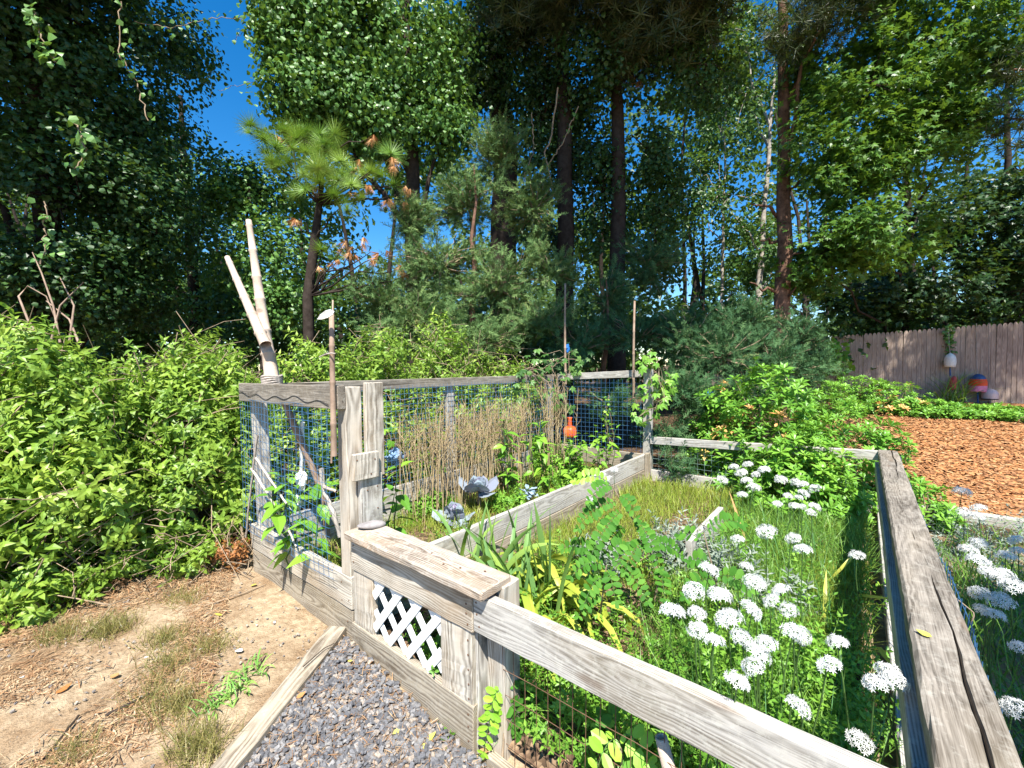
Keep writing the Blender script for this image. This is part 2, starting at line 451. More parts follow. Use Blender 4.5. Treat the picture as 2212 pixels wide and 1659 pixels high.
def patch(name, poly, lift, mat, label, step=0.06):
    """sheet over a convex polygon following the ground"""
    poly = np.array(poly, float); lo = poly.min(0); hi = poly.max(0)
    xs = np.arange(lo[0], hi[0] + step, step); ys = np.arange(lo[1], hi[1] + step, step)
    X, Y = np.meshgrid(xs, ys, indexing='ij'); ins = np.ones(X.shape, bool)
    for i in range(len(poly)):
        a, b = poly[i], poly[(i + 1) % len(poly)]
        ins &= ((b[0] - a[0]) * (Y - a[1]) - (b[1] - a[1]) * (X - a[0])) >= -step * 0.5
    idx = np.arange(X.size).reshape(X.shape)
    ok = ins[:-1, :-1] & ins[1:, :-1] & ins[1:, 1:] & ins[:-1, 1:]
    q = np.stack([idx[:-1, :-1], idx[1:, :-1], idx[1:, 1:], idx[:-1, 1:]], -1)[ok]
    Zz = gz(X, Y) + lift
    return tag(link(name, raw_mesh(name, np.stack([X, Y, Zz], -1).reshape(-1, 3), q, True), None, mat), label, None, None, 'structure')

def speck_mat(name, s, stops, bumpd=0.01):
    t = NT(name); P = t.n('ShaderNodeTexCoord').outputs['Object']
    v = t.n('ShaderNodeTexVoronoi', Vector=P, Scale=s)
    c = t.ramp(t.n('ShaderNodeSeparateColor', Color=v.outputs['Color']).outputs[0], stops)
    c = t.mix(t.ramp(t.noise(P, 3.0, 4), [(0.45, 0.0), (0.7, 0.5)]), c, stops[0][1])
    return t.done(t.bsdf(c, 0.9, 0.2, t.bump(v.outputs['Distance'], 0.9, bumpd)))
M['gravel_bed'] = speck_mat('gravel_bed', 75, [(0.0, (0.12, 0.09, 0.07)), (0.6, (0.21, 0.185, 0.17)), (1.0, (0.36, 0.26, 0.17))])
M['mulch_bed'] = speck_mat('mulch_bed', 38, [(0.0, (0.22, 0.085, 0.03)), (0.5, (0.44, 0.19, 0.07)), (1.0, (0.62, 0.33, 0.14))], 0.02)
M['soil'] = speck_mat('garden_soil', 55, [(0.0, (0.05, 0.032, 0.02)), (0.6, (0.16, 0.10, 0.06)), (1.0, (0.32, 0.22, 0.13))])
patch('gravel_path', [(-0.07, -0.03), (0.72, -1.32), (2.6, -1.6), (2.6, -0.03)], 0.022, M['gravel_bed'], 'grey gravel path in front of the gate')
patch('mulch_bed', [(2.42, 4.52), (9.0, 4.52), (9.0, 13.5), (0.8, 13.5), (0.8, 6.0), (2.42, 4.9)], 0.03, M['mulch_bed'], 'orange wood chip mulch beside the garden', 0.12)
patch('garden_soil', [(-1.27, 0.06), (2.14, 0.06), (2.14, 3.90), (-1.27, 3.90)], 0.045, M['soil'], 'dark garden soil inside the beds')

def chip_tpl(l=1.0, w=0.4, t=0.18):
    V = np.array([(-l / 2, -w / 2, 0), (l / 2, -w * 0.35, 0), (l / 2, w * 0.4, t * 0.3), (-l / 2, w / 2, 0), (-l * 0.45, -w * 0.4, t), (l * 0.4, -w * 0.3, t), (l * 0.45, w * 0.3, t), (-l * 0.4, w * 0.42, t)])
    F = np.array([(4, 5, 6), (4, 6, 7), (0, 1, 5), (0, 5, 4), (1, 2, 6), (1, 6, 5), (2, 3, 7), (2, 7, 6), (3, 0, 4), (3, 4, 7)])
    return V, F, np.full(8, 0.5)

def solid_rnd_mat(name, stops, rough=0.85, spec=0.2, clump=0.2):
    t = NT(name)
    r = t.n('ShaderNodeAttribute', {'attribute_name': 'rnd'}).outputs['Fac']; k = t.n('ShaderNodeAttribute', {'attribute_name': 'clump'}).outputs['Fac']
    f = t.math('ADD', t.math('MULTIPLY', r, 1 - clump), t.math('MULTIPLY', k, clump))
    c = t.ramp(f, stops); n = t.noise(t.n('ShaderNodeTexCoord').outputs['Object'], 140.0, 3)
    c = t.mix(t.ramp(n, [(0.35, 0.45), (0.6, 0.0)]), c, tuple(v * 0.4 for v in stops[0][1]))
    return t.done(t.bsdf(c, rough, spec))

def flat_frames(n, tilt):
    a = rng.random(n) * 2 * np.pi
    return frames(np.stack([rng.normal(0, tilt, n), rng.normal(0, tilt, n), np.ones(n)], 1), np.stack([np.cos(a), np.sin(a), np.zeros(n)], 1))

def scatter(n, poly):
    poly = np.array(poly, float); lo = poly.min(0); hi = poly.max(0); out = []
    while sum(map(len, out)) < n:
        p = rng.uniform(lo, hi, (n, 2)); ins = np.ones(n, bool)
        for i in range(len(poly)):
            a, b = poly[i], poly[(i + 1) % len(poly)]
            ins &= ((b[0] - a[0]) * (p[:, 1] - a[1]) - (b[1] - a[1]) * (p[:, 0] - a[0])) >= 0
        out.append(p[ins])
    return np.concatenate(out)[:n]

def on_ground(p, lift=0.0): return np.column_stack([p, gz(p[:, 0], p[:, 1]) + lift])

# gravel: flat slate chips
M['gravel'] = solid_rnd_mat('slate_gravel', [(0.0, (0.085, 0.085, 0.092)), (0.5, (0.165, 0.165, 0.172)), (0.75, (0.27, 0.26, 0.25)), (0.86, (0.38, 0.31, 0.24)), (0.95, (0.40, 0.26, 0.15)), (1.0, (0.62, 0.57, 0.50))], 0.7, 0.3, 0.0)
pos = on_ground(scatter(9500, [(-0.04, -0.03), (0.64, -1.15), (1.5, -1.15), (1.5, -0.03)]), 0.024)
pos[:, 2] += rng.random(len(pos)) * 0.012
o = link('gravel', cloud_mesh('gravel', chip_tpl(1, 0.75, 0.35), pos, flat_frames(len(pos), 0.35), rng.uniform(0.010, 0.027, len(pos))), None, M['gravel'])
tag(o, 'loose grey slate gravel chips on the path', 'gravel', None, 'stuff')
M['chips'] = solid_rnd_mat('wood_chips', [(0.0, (0.16, 0.07, 0.035)), (0.35, (0.33, 0.15, 0.065)), (0.7, (0.47, 0.25, 0.11)), (1.0, (0.62, 0.42, 0.23))], 0.8, 0.15, 0.0)
p = scatter(26000, [(2.42, 4.56), (6.0, 4.56), (7.5, 12.5), (1.3, 12.5), (1.6, 6.0)])
p = p[rng.random(len(p)) < np.clip(1.5 - (p[:, 1] - 4.5) * 0.13, 0.35, 1)]
pos = on_ground(p, 0.034)
flat_chip = (np.array([(-0.5, -0.16, 0), (0.5, -0.12, 0.02), (0.48, 0.13, 0.03), (-0.46, 0.17, 0), (0.0, -0.15, 0.12), (0.02, 0.15, 0.13)]), np.array([(0, 4, 5), (0, 5, 3), (4, 1, 2), (4, 2, 5)]), np.full(6, 0.5))
o = link('mulch_chips', cloud_mesh('mulch_chips', flat_chip, pos, flat_frames(len(pos), 0.3), rng.uniform(0.03, 0.085, len(pos))), None, M['chips'])
tag(o, 'scattered orange wood chips of the mulch', 'mulch', None, 'stuff')
# dry needles and leaf litter on the sand and gravel
M['litter'] = solid_rnd_mat('dry_litter', [(0.0, (0.14, 0.075, 0.04)), (0.4, (0.36, 0.20, 0.10)), (0.75, (0.50, 0.34, 0.19)), (1.0, (0.66, 0.55, 0.38))], 0.9, 0.1, 0.0)
p1 = scatter(24000, [(-2.4, -1.3), (0.45, -1.3), (-0.1, -0.02), (-1.6, -0.02), (-2.4, 0.3)])
k = vnoise(np.column_stack([p1, np.zeros(len(p1))]), 2.2) + rng.normal(0, 0.18, len(p1)) + 0.5 * np.clip(p1[:, 1] + 0.55 - 0.4 * (p1[:, 0] + 1), -1, 0.6)
p1 = p1[k > -0.16]
p2 = scatter(3200, [(-0.04, -0.03), (0.64, -1.15), (1.5, -1.15), (1.5, -0.03)])
p3 = scatter(3000, [(-1.27, 0.06), (2.14, 0.06), (2.14, 3.90), (-1.27, 3.90)])
pos = np.concatenate([on_ground(p1, 0.012), on_ground(p2, 0.040), on_ground(p3, 0.055)])
strip = (np.array([(-0.03, -0.5, 0), (0.03, -0.5, 0), (0.035, 0.1, 0.06), (-0.03, 0.1, 0.06), (0, 0.5, 0)]), np.array([(0, 1, 2), (0, 2, 3), (3, 2, 4)]), np.full(5, 0.5))
s = rng.uniform(0.025, 0.075, len(pos)); s[len(p1):len(p1) + len(p2)] *= 0.75; s3 = np.column_stack([s * np.where(np.arange(len(s)) < len(p1), rng.uniform(0.3, 1.3, len(s)), rng.uniform(0.3, 1.0, len(s))), s, s])
o = link('dry_litter', cloud_mesh('dry_litter', strip, pos, flat_frames(len(pos), 0.3), s3), None, M['litter'])
tag(o, 'dry needles, straw and leaf litter strewn over sand and gravel', 'litter', None, 'stuff')
M['pebbles'] = solid_rnd_mat('sand_pebbles', [(0.0, (0.12, 0.12, 0.14)), (0.5, (0.34, 0.29, 0.23)), (0.9, (0.5, 0.42, 0.32)), (1.0, (0.75, 0.72, 0.68))], 0.8, 0.2, 0.0)
pos = on_ground(scatter(800, [(-2.4, -1.3), (0.45, -1.3), (-0.1, -0.02), (-1.6, -0.02)]), 0.006)
o = link('pebbles', cloud_mesh('pebbles', chip_tpl(1, 0.8, 0.4), pos, flat_frames(len(pos), 0.3), rng.uniform(0.004, 0.016, len(pos))), None, M['pebbles'])
tag(o, 'small pebbles and chips scattered on the sand', 'pebbles', None, 'stuff')

# ------------------------------------------------------------------ fences of the garden
W, WD, WS, WR = M['wood'], M['wood_dark'], M['wood_side'], M['wood_rail']
ZU = (0, 0, 1); YU = (0, 1, 0); XU = (1, 0, 0)

def wire_mesh(name, origin, a, b, la, lb, sa, sb, r, mat, parent, wob=0.006, seed=0, keep=None):
    """square wire mesh over la x lb, wires every sa along a and sb along b"""
    o0 = np.array(origin, float); a = np.array(a, float); b = np.array(b, float); nrm = np.cross(a, b)
    T = Tubes()
    def P(x, y):
        d = mnoise.noise(Vector((x * 2.3 + seed, y * 2.3, 0.3))) * wob
        e = mnoise.noise(Vector((x * 3 + seed, y * 3, 7.3))) * wob * 0.9
        return o0 + a * (x + e * 0.5) + b * (y + e) + nrm * d
    for i in range(int(la / sa) + 1):
        T.add([P(i * sa, y) for y in np.linspace(0, lb, max(3, int(lb / 0.12)))], r, 4)
    for j in range(int(lb / sb) + 1):
        T.add([P(x, j * sb) for x in np.linspace(0, la, max(3, int(la / 0.12)))], r, 4)
    o = T.build(name, mat, parent, False)
    return o

def screw(parent, p, nrm, r=0.0045):
    o = link('screw', SCREW, parent, M['screw'], Matrix.Translation(Vector(p)) @ Vector(nrm).to_track_quat('Z', 'Y').to_matrix().to_4x4() @ Matrix.Scale(r / 0.0045, 4))
    return o
_a = np.arange(8) / 8 * 2 * np.pi
SCREW = raw_mesh('screw', np.concatenate([np.column_stack([0.0045 * np.cos(_a), 0.0045 * np.sin(_a), np.zeros(8)]), np.column_stack([0.0036 * np.cos(_a), 0.0036 * np.sin(_a), np.full(8, 0.0016)]), [[0, 0, 0.0009]]]),
                 [np.array([(i, (i + 1) % 8, 8 + (i + 1) % 8, 8 + i) for i in range(8)]), np.array([(8 + i, 8 + (i + 1) % 8, 16) for i in range(8)])])
SCREW.materials.append(M['screw'])

# tall panel at the front
f1 = empty('tall_fence_panel', (-0.66, 0, 0), 'tall grey panel with blue wire mesh beside the low gate', 'fence panel', 'panels of the garden fence')
board('board', (-1.335, 0.019, 0.254), (-0.004, 0.019, 0.262), 0.176, 0.038, ZU, W, f1, n=14)
board('board', (-1.33, 0.023, 0.052), (-0.008, 0.023, 0.060), 0.214, 0.038, ZU, M['timber'], f1, n=14)
board('top_rail', (-1.345, -0.019, 1.292), (-0.012, -0.020, 1.300), 0.124, 0.046, ZU, WD, f1, n=12)
board('post', (-0.056, 0.047, 0.348), (-0.056, 0.047, 1.352), 0.092, 0.088, YU, W, f1)
board('post', (-1.235, 0.062, 0.15), (-1.250, 0.050, 1.236), 0.095, 0.045, YU, WS, f1)
board('plank', (0.003, 0.150, 0.86), (0.003, 0.156, 1.372), 0.112, 0.026, YU, W, f1)
board('plank', (0.012, 0.116, -0.06), (0.010, 0.118, 0.880), 0.130, 0.032, YU, WS, f1)
board('cleat', (0.036, 0.075, 0.865), (0.036, 0.078, 1.005), 0.150, 0.026, YU, W, f1, n=4)
wire_mesh('wire_mesh', (-1.345, -0.045, 0.33), XU, ZU, 1.24, 0.92, 0.050, 0.046, 0.0012, M['wire_blue'], f1, 0.02, 3)
tw = Tubes(); xs = np.linspace(-1.345, -0.10, 60)
tw.add([(x, -0.047, 1.275 + 0.012 * math.sin(x * 23) + 0.008 * math.sin(x * 9)) for x in xs], 0.0019, 5)
tw.build('lacing_wire', M['wire_black'], f1)
for p in ((0.050, 0.02, 0.975), (0.050, 0.125, 0.965), (0.050, 0.10, 0.89), (0.028, 0.09, 0.80), (0.028, 0.15, 0.81), (0.028, 0.15, 0.69)): screw(f1, p, XU)
for p in ((-0.10, -0.001, 0.30), (-0.03, -0.001, 0.22), (-0.05, -0.001, 0.10), (-1.26, -0.001, 0.27), (-0.10, -0.001, 0.20)): screw(f1, p, (0, -1, 0))

# side panel of the tall bed, far left
f2 = empty('tall_fence_panel', (-1.31, 1.97, 0), 'long tall panel along the hedge with grey rail and blue wire mesh', 'fence panel', 'panels of the garden fence')
zr0 = on_x(790, 829, -1.31)[2]; zr1 = on_x(1115, 820, -1.31)[2]
board('top_rail', (-1.31, 0.03, zr0 - 0.01), (-1.31, 3.90, zr1), 0.088, 0.045, ZU, WD, f2, n=20)
for y in (1.95, 3.86): board('post', (-1.345, y, -0.05), (-1.345, y, 1.30), 0.09, 0.04, YU, WS, f2)
board('board', (-1.29, 0.05, 0.26), (-1.29, 3.90, 0.26), 0.18, 0.038, ZU, WS, f2, n=16)
board('board', (-1.30, 0.05, 0.06), (-1.30, 3.90, 0.06), 0.20, 0.038, ZU, WS, f2, n=16)
wire_mesh('wire_mesh', (-1.27, 0.06, 0.30), YU, ZU, 3.8, 0.98, 0.05, 0.05, 0.0017, M['wire_blue'], f2, 0.012, 5)

# back panel of the tall bed
f3 = empty('tall_fence_panel', (-0.6, 3.94, 0), 'tall rear panel with pale board and blue mesh below the cedar', 'fence panel', 'panels of the garden fence')
a = on_y(1365, 807.5, 3.94); b = on_y(1250, 812, 3.94)
zz = lambda x: a[2] + (b[2] - a[2]) * (x - a[0]) / (b[0] - a[0])
board('top_rail', (-1.28, 3.965, zz(-1.28)), (-0.06, 3.965, zz(-0.06)), 0.088, 0.040, ZU, WS, f3)
board('board', (-1.27, 3.945, 0.25), (-0.02, 3.945, 0.25), 0.20, 0.038, ZU, M['timber'], f3)
board('post', (0.0, 4.01, -0.08), (0.012, 4.01, 1.40), 0.095, 0.09, YU, WS, f3)
wire_mesh('wire_mesh', (-1.26, 3.95, 0.32), XU, ZU, 1.22, 0.95, 0.06, 0.06, 0.0017, M['wire_blue'], f3, 0.012, 8)

# low back panel
f4 = empty('low_fence_panel', (1.1, 3.95, 0), 'low rear panel with pale rail and green wire half hidden by shrubs', 'fence panel', 'panels of the garden fence')
a = on_y(1404, 945, 3.94); b = on_y(1905, 978, 3.94)
board('top_rail', (0.06, 3.96, a[2] - 0.035), (2.19, 3.96, b[2] - 0.03), 0.088, 0.042, ZU, WS, f4, n=16)
c = on_y(1415, 1020, 3.92)
board('board', (0.08, 3.93, 0.09), (2.15, 3.93, 0.10), 0.17, 0.038, ZU, WS, f4, n=14)
board('post', (1.12, 4.0, -0.05), (1.12, 4.0, 0.60), 0.088, 0.04, XU, WS, f4)
wire_mesh('wire_mesh', (0.08, 3.985, 0.12), XU, ZU, 2.0, 0.44, 0.075, 0.06, 0.0018, M['wire_green'], f4, 0.012, 2)

# low panel down the right-hand side
f5 = empty('low_fence_panel', (2.25, 2.0, 0), 'low side panel with broad cracked grey rail running away from the camera', 'fence panel', 'panels of the garden fence')
board('top_rail', (2.255, -0.03, 0.612), (2.252, 3.98, 0.612), 0.136, 0.078, XU, WD, f5, jit=0.0022, n=64, cham=0.008,
      crack=lambda t: (0.012 + 0.014 * math.sin(t * 9) + 0.004 * math.sin(t * 47), 0.0005 + 0.0045 * max(0.0, math.sin(t * 7.5 + 1.1)) ** 0.6, 0.002 + 0.02 * max(0.0, math.sin(t * 7.5 + 1.1)) ** 0.5))
board('lower_rail', (2.178, 0.09, 0.50), (2.178, 3.85, 0.50), 0.11, 0.032, ZU, WS, f5, n=12)
for y in (0.05, 1.95, 3.93): board('post', (2.252, y, -0.25), (2.252, y, 0.570), 0.088, 0.088, YU, WS, f5)
board('board', (2.20, 0.09, 0.02), (2.20, 3.88, 0.08), 0.16, 0.036, ZU, WS, f5, n=10)
wire_mesh('wire_mesh', (2.335, 0.0, 0.0), YU, ZU, 3.9, 0.62, 0.06, 0.055, 0.0015, M['wire_blue'], f5, 0.03, 6)

# low panel at the front, right of the gate
f6 = empty('low_fence_panel', (1.6, 0, -0.1), 'low front panel with long lichen-flecked rail and rusty wire below', 'fence panel', 'panels of the garden fence')
board('top_rail', (0.906, 0.004, 0.500), (2.44, 0.004, 0.496), 0.150, 0.046, ZU, WR, f6, n=18, cham=0.005)
board('post', (0.962, 0.098, -0.30), (0.962, 0.098, 0.600), 0.10, 0.09, YU, W, f6)
board('board', (0.95, 0.012, -0.14), (2.30, 0.012, -0.20), 0.17, 0.038, ZU, M['timber'], f6, n=10)
wire_mesh('wire_mesh', (1.0, 0.045, -0.12), XU, ZU, 1.2, 0.62, 0.052, 0.10, 0.0014, M['wire_rust'], f6, 0.02, 4)
for p in ((0.925, -0.0195, 0.545), (0.928, -0.0195, 0.500), (0.940, -0.0195, 0.455)): screw(f6, p, (0, -1, 0))

# the gate
g = empty('garden_gate', (0.45, 0, -0.05), 'low weathered wooden gate with a white lattice window', 'gate')
board('top_board', (0.030, 0.002, 0.500), (0.900, 0.002, 0.496), 0.172, 0.036, ZU, W, g, n=12)
board('bottom_board', (0.012, 0.004, 0.022), (0.893, 0.004, 0.006), 0.210, 0.036, ZU, M['timber'], g, n=12)
board('stile', (0.116, 0.010, 0.118), (0.120, 0.010, 0.414), 0.168, 0.034, XU, W, g)
board('stile', (0.797, 0.008, 0.108), (0.797, 0.008, 0.412), 0.186, 0.034, XU, W, g)
board('side_board', (0.885, 0.045, -0.10), (0.885, 0.045, 0.58), 0.075, 0.024, YU, WS, g)
board('cap', (0.045, 0.026, 0.609), (0.995, 0.024, 0.606), 0.178, 0.042, YU, M['cap'], g, jit=0.003, n=14, cham=0.008)
lat = empty('lattice', (0.45, 0.03, 0.26)); lat.parent = g
lat.matrix_local = Matrix.Translation((0.0, 0.03, 0.31)); WORLD[lat.name] = Matrix.Translation((0.45, 0.03, 0.26))
x0, x1, z0, z1 = 0.203, 0.703, 0.128, 0.412
for sgn, yy in ((1, -0.0015), (-1, 0.006)):
    c = x0 - (z1 - z0) - 0.02
    while c < x1 + 0.4:
        # line x = c + s*(z - z0)   (mirrored for sgn -1)
        pts = []
        for zz_ in np.linspace(z0, z1, 60):
            x = c + (zz_ - z0) * 0.86
            if sgn < 0: x = x0 + x1 - x
            if x0 <= x <= x1: pts.append((x, yy, zz_))
        if len(pts) > 5:
            board('slat', pts[0], pts[-1], 0.040, 0.006, XU, M['white'], lat, jit=0.0002, n=2, cham=0.0015)
        c += 0.140
for p in ((0.055, -0.018, 0.545), (0.055, -0.018, 0.46), (0.872, -0.018, 0.555), (0.868, -0.018, 0.52), (0.868, -0.018, 0.482), (0.875, -0.018, 0.44),
          (0.868, -0.011, 0.37), (0.868, -0.011, 0.31), (0.868, -0.011, 0.25), (0.868, -0.011, 0.19), (0.868, -0.011, 0.13), (0.868, -0.016, 0.07), (0.868, -0.016, 0.02), (0.868, -0.016, -0.04)):
    screw(g, p, (0, -1, 0))
for p in ((0.90, 0.06, 0.630), (0.72, 0.0, 0.630), (0.60, 0.04, 0.630), (0.45, 0.03, 0.630), (0.80, 0.02, 0.630)): screw(g, p, ZU, 0.005)

# divider between the two beds, planks inside, timbers
d = empty('bed_divider', (0, 2.0, 0), 'raised bed divider of two stacked grey planks running into the garden', 'planks')
board('plank', (-0.005, 0.19, 0.268), (0.0, 3.93, 0.268), 0.176, 0.038, ZU, WS, d, n=20)
board('plank', (0.0, 0.10, 0.086), (0.006, 3.93, 0.086), 0.180, 0.038, ZU, M['timber'], d, n=20)
board('stake', (0.045, 3.90, -0.08), (0.045, 3.90, 0.372), 0.085, 0.040, YU, M['timber'], d)
e = board('edging_plank', (1.20, 1.68, 0.215), (1.19, 2.55, 0.205), 0.18, 0.042, ZU, WS, None, n=10)
tag(e, 'short pale plank on edge in the grass of the low bed', 'plank')
pa, pb = np.array([-0.110, -0.022]), np.array([0.30, -0.668]); dd = (pb - pa)
e = board('path_timber', (pa[0], pa[1], 0.028), tuple(pa + dd * 2.1) + (-0.03,), 0.098, 0.075, (dd[1], -dd[0], 0), M['timber'], None, jit=0.002, n=14, cham=0.006)
tag(e, 'weathered square timber edging the gravel path', 'timber')
e = board('mulch_edging_timber', (2.36, 4.47, 0.02), (7.0, 4.42, 0.02), 0.10, 0.10, ZU, WS, None, n=14)
tag(e, 'pale timber edging the orange mulch', 'timber')

# ------------------------------------------------------------------ leaf colours
def greens(a, b, c, d=None):
    s = [(0.0, a), (0.45, b), (0.85, c)]
    return s + [(1.0, d or c)]
L = {}
L['hedge'] = leaf_mat('hedge_leaf', greens((0.07, 0.14, 0.02), (0.14, 0.23, 0.03), (0.23, 0.31, 0.045), (0.36, 0.36, 0.08)), 0.33)
L['yellow_shrub'] = leaf_mat('yellow_green_leaf', greens((0.14, 0.27, 0.03), (0.24, 0.38, 0.03), (0.36, 0.46, 0.05)), 0.35)
L['vine'] = leaf_mat('vine_leaf', greens((0.028, 0.075, 0.02), (0.06, 0.145, 0.03), (0.12, 0.235, 0.05), (0.22, 0.30, 0.06)), 0.22, gain=1.2)
L['shaded_vine'] = leaf_mat('shaded_vine_leaf', greens((0.018, 0.05, 0.015), (0.034, 0.09, 0.022), (0.065, 0.14, 0.035)), 0.2, gain=0.9)  # darker copy of the vine leaf, shade put into its colour
L['dark'] = leaf_mat('shaded_tree_leaf', greens((0.014, 0.04, 0.014), (0.026, 0.07, 0.02), (0.05, 0.115, 0.03)), 0.2, gain=0.85)  # near-black leaf for trees in shade; the shade is in the colour
L['tree'] = leaf_mat('tree_leaf', greens((0.028, 0.075, 0.018), (0.055, 0.13, 0.025), (0.095, 0.20, 0.035)), 0.28, gain=0.9)
L['maple'] = leaf_mat('maple_leaf', greens((0.03, 0.085, 0.016), (0.06, 0.15, 0.02), (0.12, 0.235, 0.03)), 0.3, gain=1.05)
L['far'] = leaf_mat('distant_leaf', greens((0.025, 0.065, 0.018), (0.05, 0.115, 0.025), (0.09, 0.17, 0.035)), 0.3, gain=0.8)
L['cedar'] = leaf_mat('cedar_spray', greens((0.04, 0.085, 0.03), (0.085, 0.155, 0.05), (0.16, 0.23, 0.075), (0.36, 0.24, 0.10)), 0.12, (0.2, 0.3, 0.05), 0.7, 0.15, gain=1.2)
L['cedar_blue'] = leaf_mat('cedar_spray_blue', greens((0.03, 0.085, 0.035), (0.065, 0.155, 0.06), (0.13, 0.23, 0.08), (0.28, 0.22, 0.09)), 0.15, (0.15, 0.3, 0.08), 0.7, 0.15, gain=0.85)
L['needle'] = leaf_mat('pine_needle', greens((0.09, 0.18, 0.03), (0.15, 0.27, 0.04), (0.26, 0.36, 0.07)), 0.2, rough=0.4, gain=1.2)
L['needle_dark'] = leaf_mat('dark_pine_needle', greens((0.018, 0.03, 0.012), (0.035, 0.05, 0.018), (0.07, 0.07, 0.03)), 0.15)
L['needle_dead'] = leaf_mat('dead_pine_needle', greens((0.28, 0.12, 0.05), (0.42, 0.21, 0.09), (0.55, 0.33, 0.16)), 0.2, (0.5, 0.25, 0.08))
L['rust'] = leaf_mat('rusty_dead_leaf', greens((0.25, 0.09, 0.03), (0.36, 0.15, 0.05), (0.45, 0.24, 0.09)), 0.2, (0.5, 0.25, 0.08), gain=0.9)
L['rosette'] = leaf_mat('rosette_leaf', greens((0.045, 0.13, 0.018), (0.095, 0.22, 0.025), (0.17, 0.32, 0.04), (0.40, 0.38, 0.10)), 0.28, rough=0.38)
L['rosette_dry'] = leaf_mat('dry_rosette_leaf', greens((0.35, 0.15, 0.05), (0.5, 0.28, 0.1), (0.5, 0.4, 0.12)), 0.25, (0.5, 0.3, 0.1))

HF = FW.copy(); HF[2] = 0; HF /= np.linalg.norm(HF)          # level view direction
HR = np.array([HF[1], -HF[0], 0.0]); HU = np.array([0, 0, 1.0])

def blob_pts(b, n, per=28, spread=0.16, shell=0.35, gate=-0.12, nscale=0.9, seed=0.0):
    """leaf positions in clumps through an ellipsoid given by pixel, depth and radii in metres"""
    if len(b) == 4: c = np.array(b[:3], float); rx = ry = b[3]; rz = b[3] * 0.7
    else: rx, ry, rz = b[3:]; c = at(*b[:3])
    m = max(3, int(n / per))
    d = rng.normal(size=(m * 3, 3)); d /= np.linalg.norm(d, axis=1)[:, None]
    r = np.clip(1 - np.abs(rng.normal(0, shell, m * 3)), 0.05, 1.05)
    ax = np.stack([HR * rx, HF * ry, HU * rz])
    p = c + (d * r[:, None]) @ ax
    if gate is not None:
        k = vnoise(p + seed, nscale); p = p[k > gate][:m]; d = d[k > gate][:m]
    else:
        p, d = p[:m], d[:m]
    m = len(p)
    out = d @ np.stack([HR / rx, HF / ry, HU / rz]); out /= np.linalg.norm(out, axis=1)[:, None]
    ci = np.repeat(np.arange(m), per)
    pos = p[ci] + rng.normal(0, spread, (len(ci), 3)) * np.array([1, 1, 0.7])
    return pos, out[ci], rng.random(m)[ci], p

def leaf_frames(out, up=0.7, rand=0.55, drop=0.6):
    n = len(out)
    nrm = out * 0.55 + HU * up + rng.normal(0, rand, (n, 3))
    tip = out * 0.5 - HU * drop + rng.normal(0, 0.6, (n, 3))
    return frames(nrm, tip)

def bcen(b): return np.array(b[:3], float) if len(b) == 4 else at(*b[:3])

def crown(blobs, counts, tpl, size, mat, parent, name='crown', per=28, spread=0.16, gate=-0.12, shell=0.35, up=0.7, rand=0.55, drop=0.6, nscale=0.9):
    P = []; O = []; C = []; cen = []
    for i, b in enumerate(blobs):
        n = counts if np.isscalar(counts) else counts[i]
        p, o, c, k = blob_pts(b, n, per, spread, shell, gate, nscale)
        P.append(p); O.append(o); C.append(c); cen.append(k)
    P = np.concatenate(P); O = np.concatenate(O); C = np.concatenate(C)
    keep = P[:, 2] > gz(P[:, 0], P[:, 1]) + 0.05
    P, O, C = P[keep], O[keep], C[keep]
    s = rng.uniform(0.65, 1.2, len(P)) * size
    o = link(name, cloud_mesh(name, tpl, P, leaf_frames(O, up, rand, drop), s, C), parent, mat)
    o['kind'] = 'stuff'
    return np.concatenate(cen)

def bent(p0, p1, n=7, amp=0.12, sag=0.0):
    p0 = np.array(p0, float); p1 = np.array(p1, float); t = np.linspace(0, 1, n)[:, None]
    L_ = np.linalg.norm(p1 - p0); w = rng.normal(0, amp * L_, (n, 3)) * np.sin(t * np.pi) * 0.5
    P = p0 + (p1 - p0) * t + w; P[:, 2] -= sag * (t[:, 0] * (1 - t[:, 0]))
    return P

def tree(name, label, px, dep, r, h, bark, blobs, counts, tpl, size, mat, lean=(0, 0), limbs=True, group='trees of the wood behind the garden', twigs=60, fork=0.35, **kw):
    b = at(px, 790, dep); base = np.array([b[0], b[1], float(gz(b[0], b[1])) - 0.15])
    e = empty(name, tuple(base), label, 'tree', group)
    top = base + np.array([0, 0, h]) + HR * lean[0] + HF * lean[1]
    tp = bent(base, top, 14, 0.004); tp[:, :2] += (np.sin(np.linspace(0, 5, 14)) * 0.05)[:, None]
    tr = r * (1 - 0.75 * np.linspace(0, 1, 14)); tr[0] *= 1.35
    T = Tubes(); T.add(tp, tr, 10); T.build('trunk', bark, e)
    cen = crown(blobs, counts, tpl, size, mat, e, **kw) if blobs else np.zeros((0, 3))
    T = Tubes()
    for b in (blobs if limbs else ()):
        c = bcen(b); t = np.clip((c[2] - base[2]) / h - 0.12, 0.12, 0.9)
        s = tp[int(t * 13)]
        T.add(bent(s, c, 7, 0.05), np.linspace(r * fork, r * 0.08, 7), 6); T.build('limb', bark, e); T = Tubes()
    if twigs and len(cen):
        ce = cen[rng.integers(0, len(cen), twigs)]
        bc = np.array([bcen(b) for b in blobs])
        for c in ce:
            s = bc[np.argmin(((bc - c) ** 2).sum(1))]
            T.add(bent(s, c, 5, 0.15), np.linspace(r * 0.07 + 0.006, 0.004, 5), 4)
    o = T.build('twigs', bark, e)
    if o: o['kind'] = 'stuff'
    return e, tp

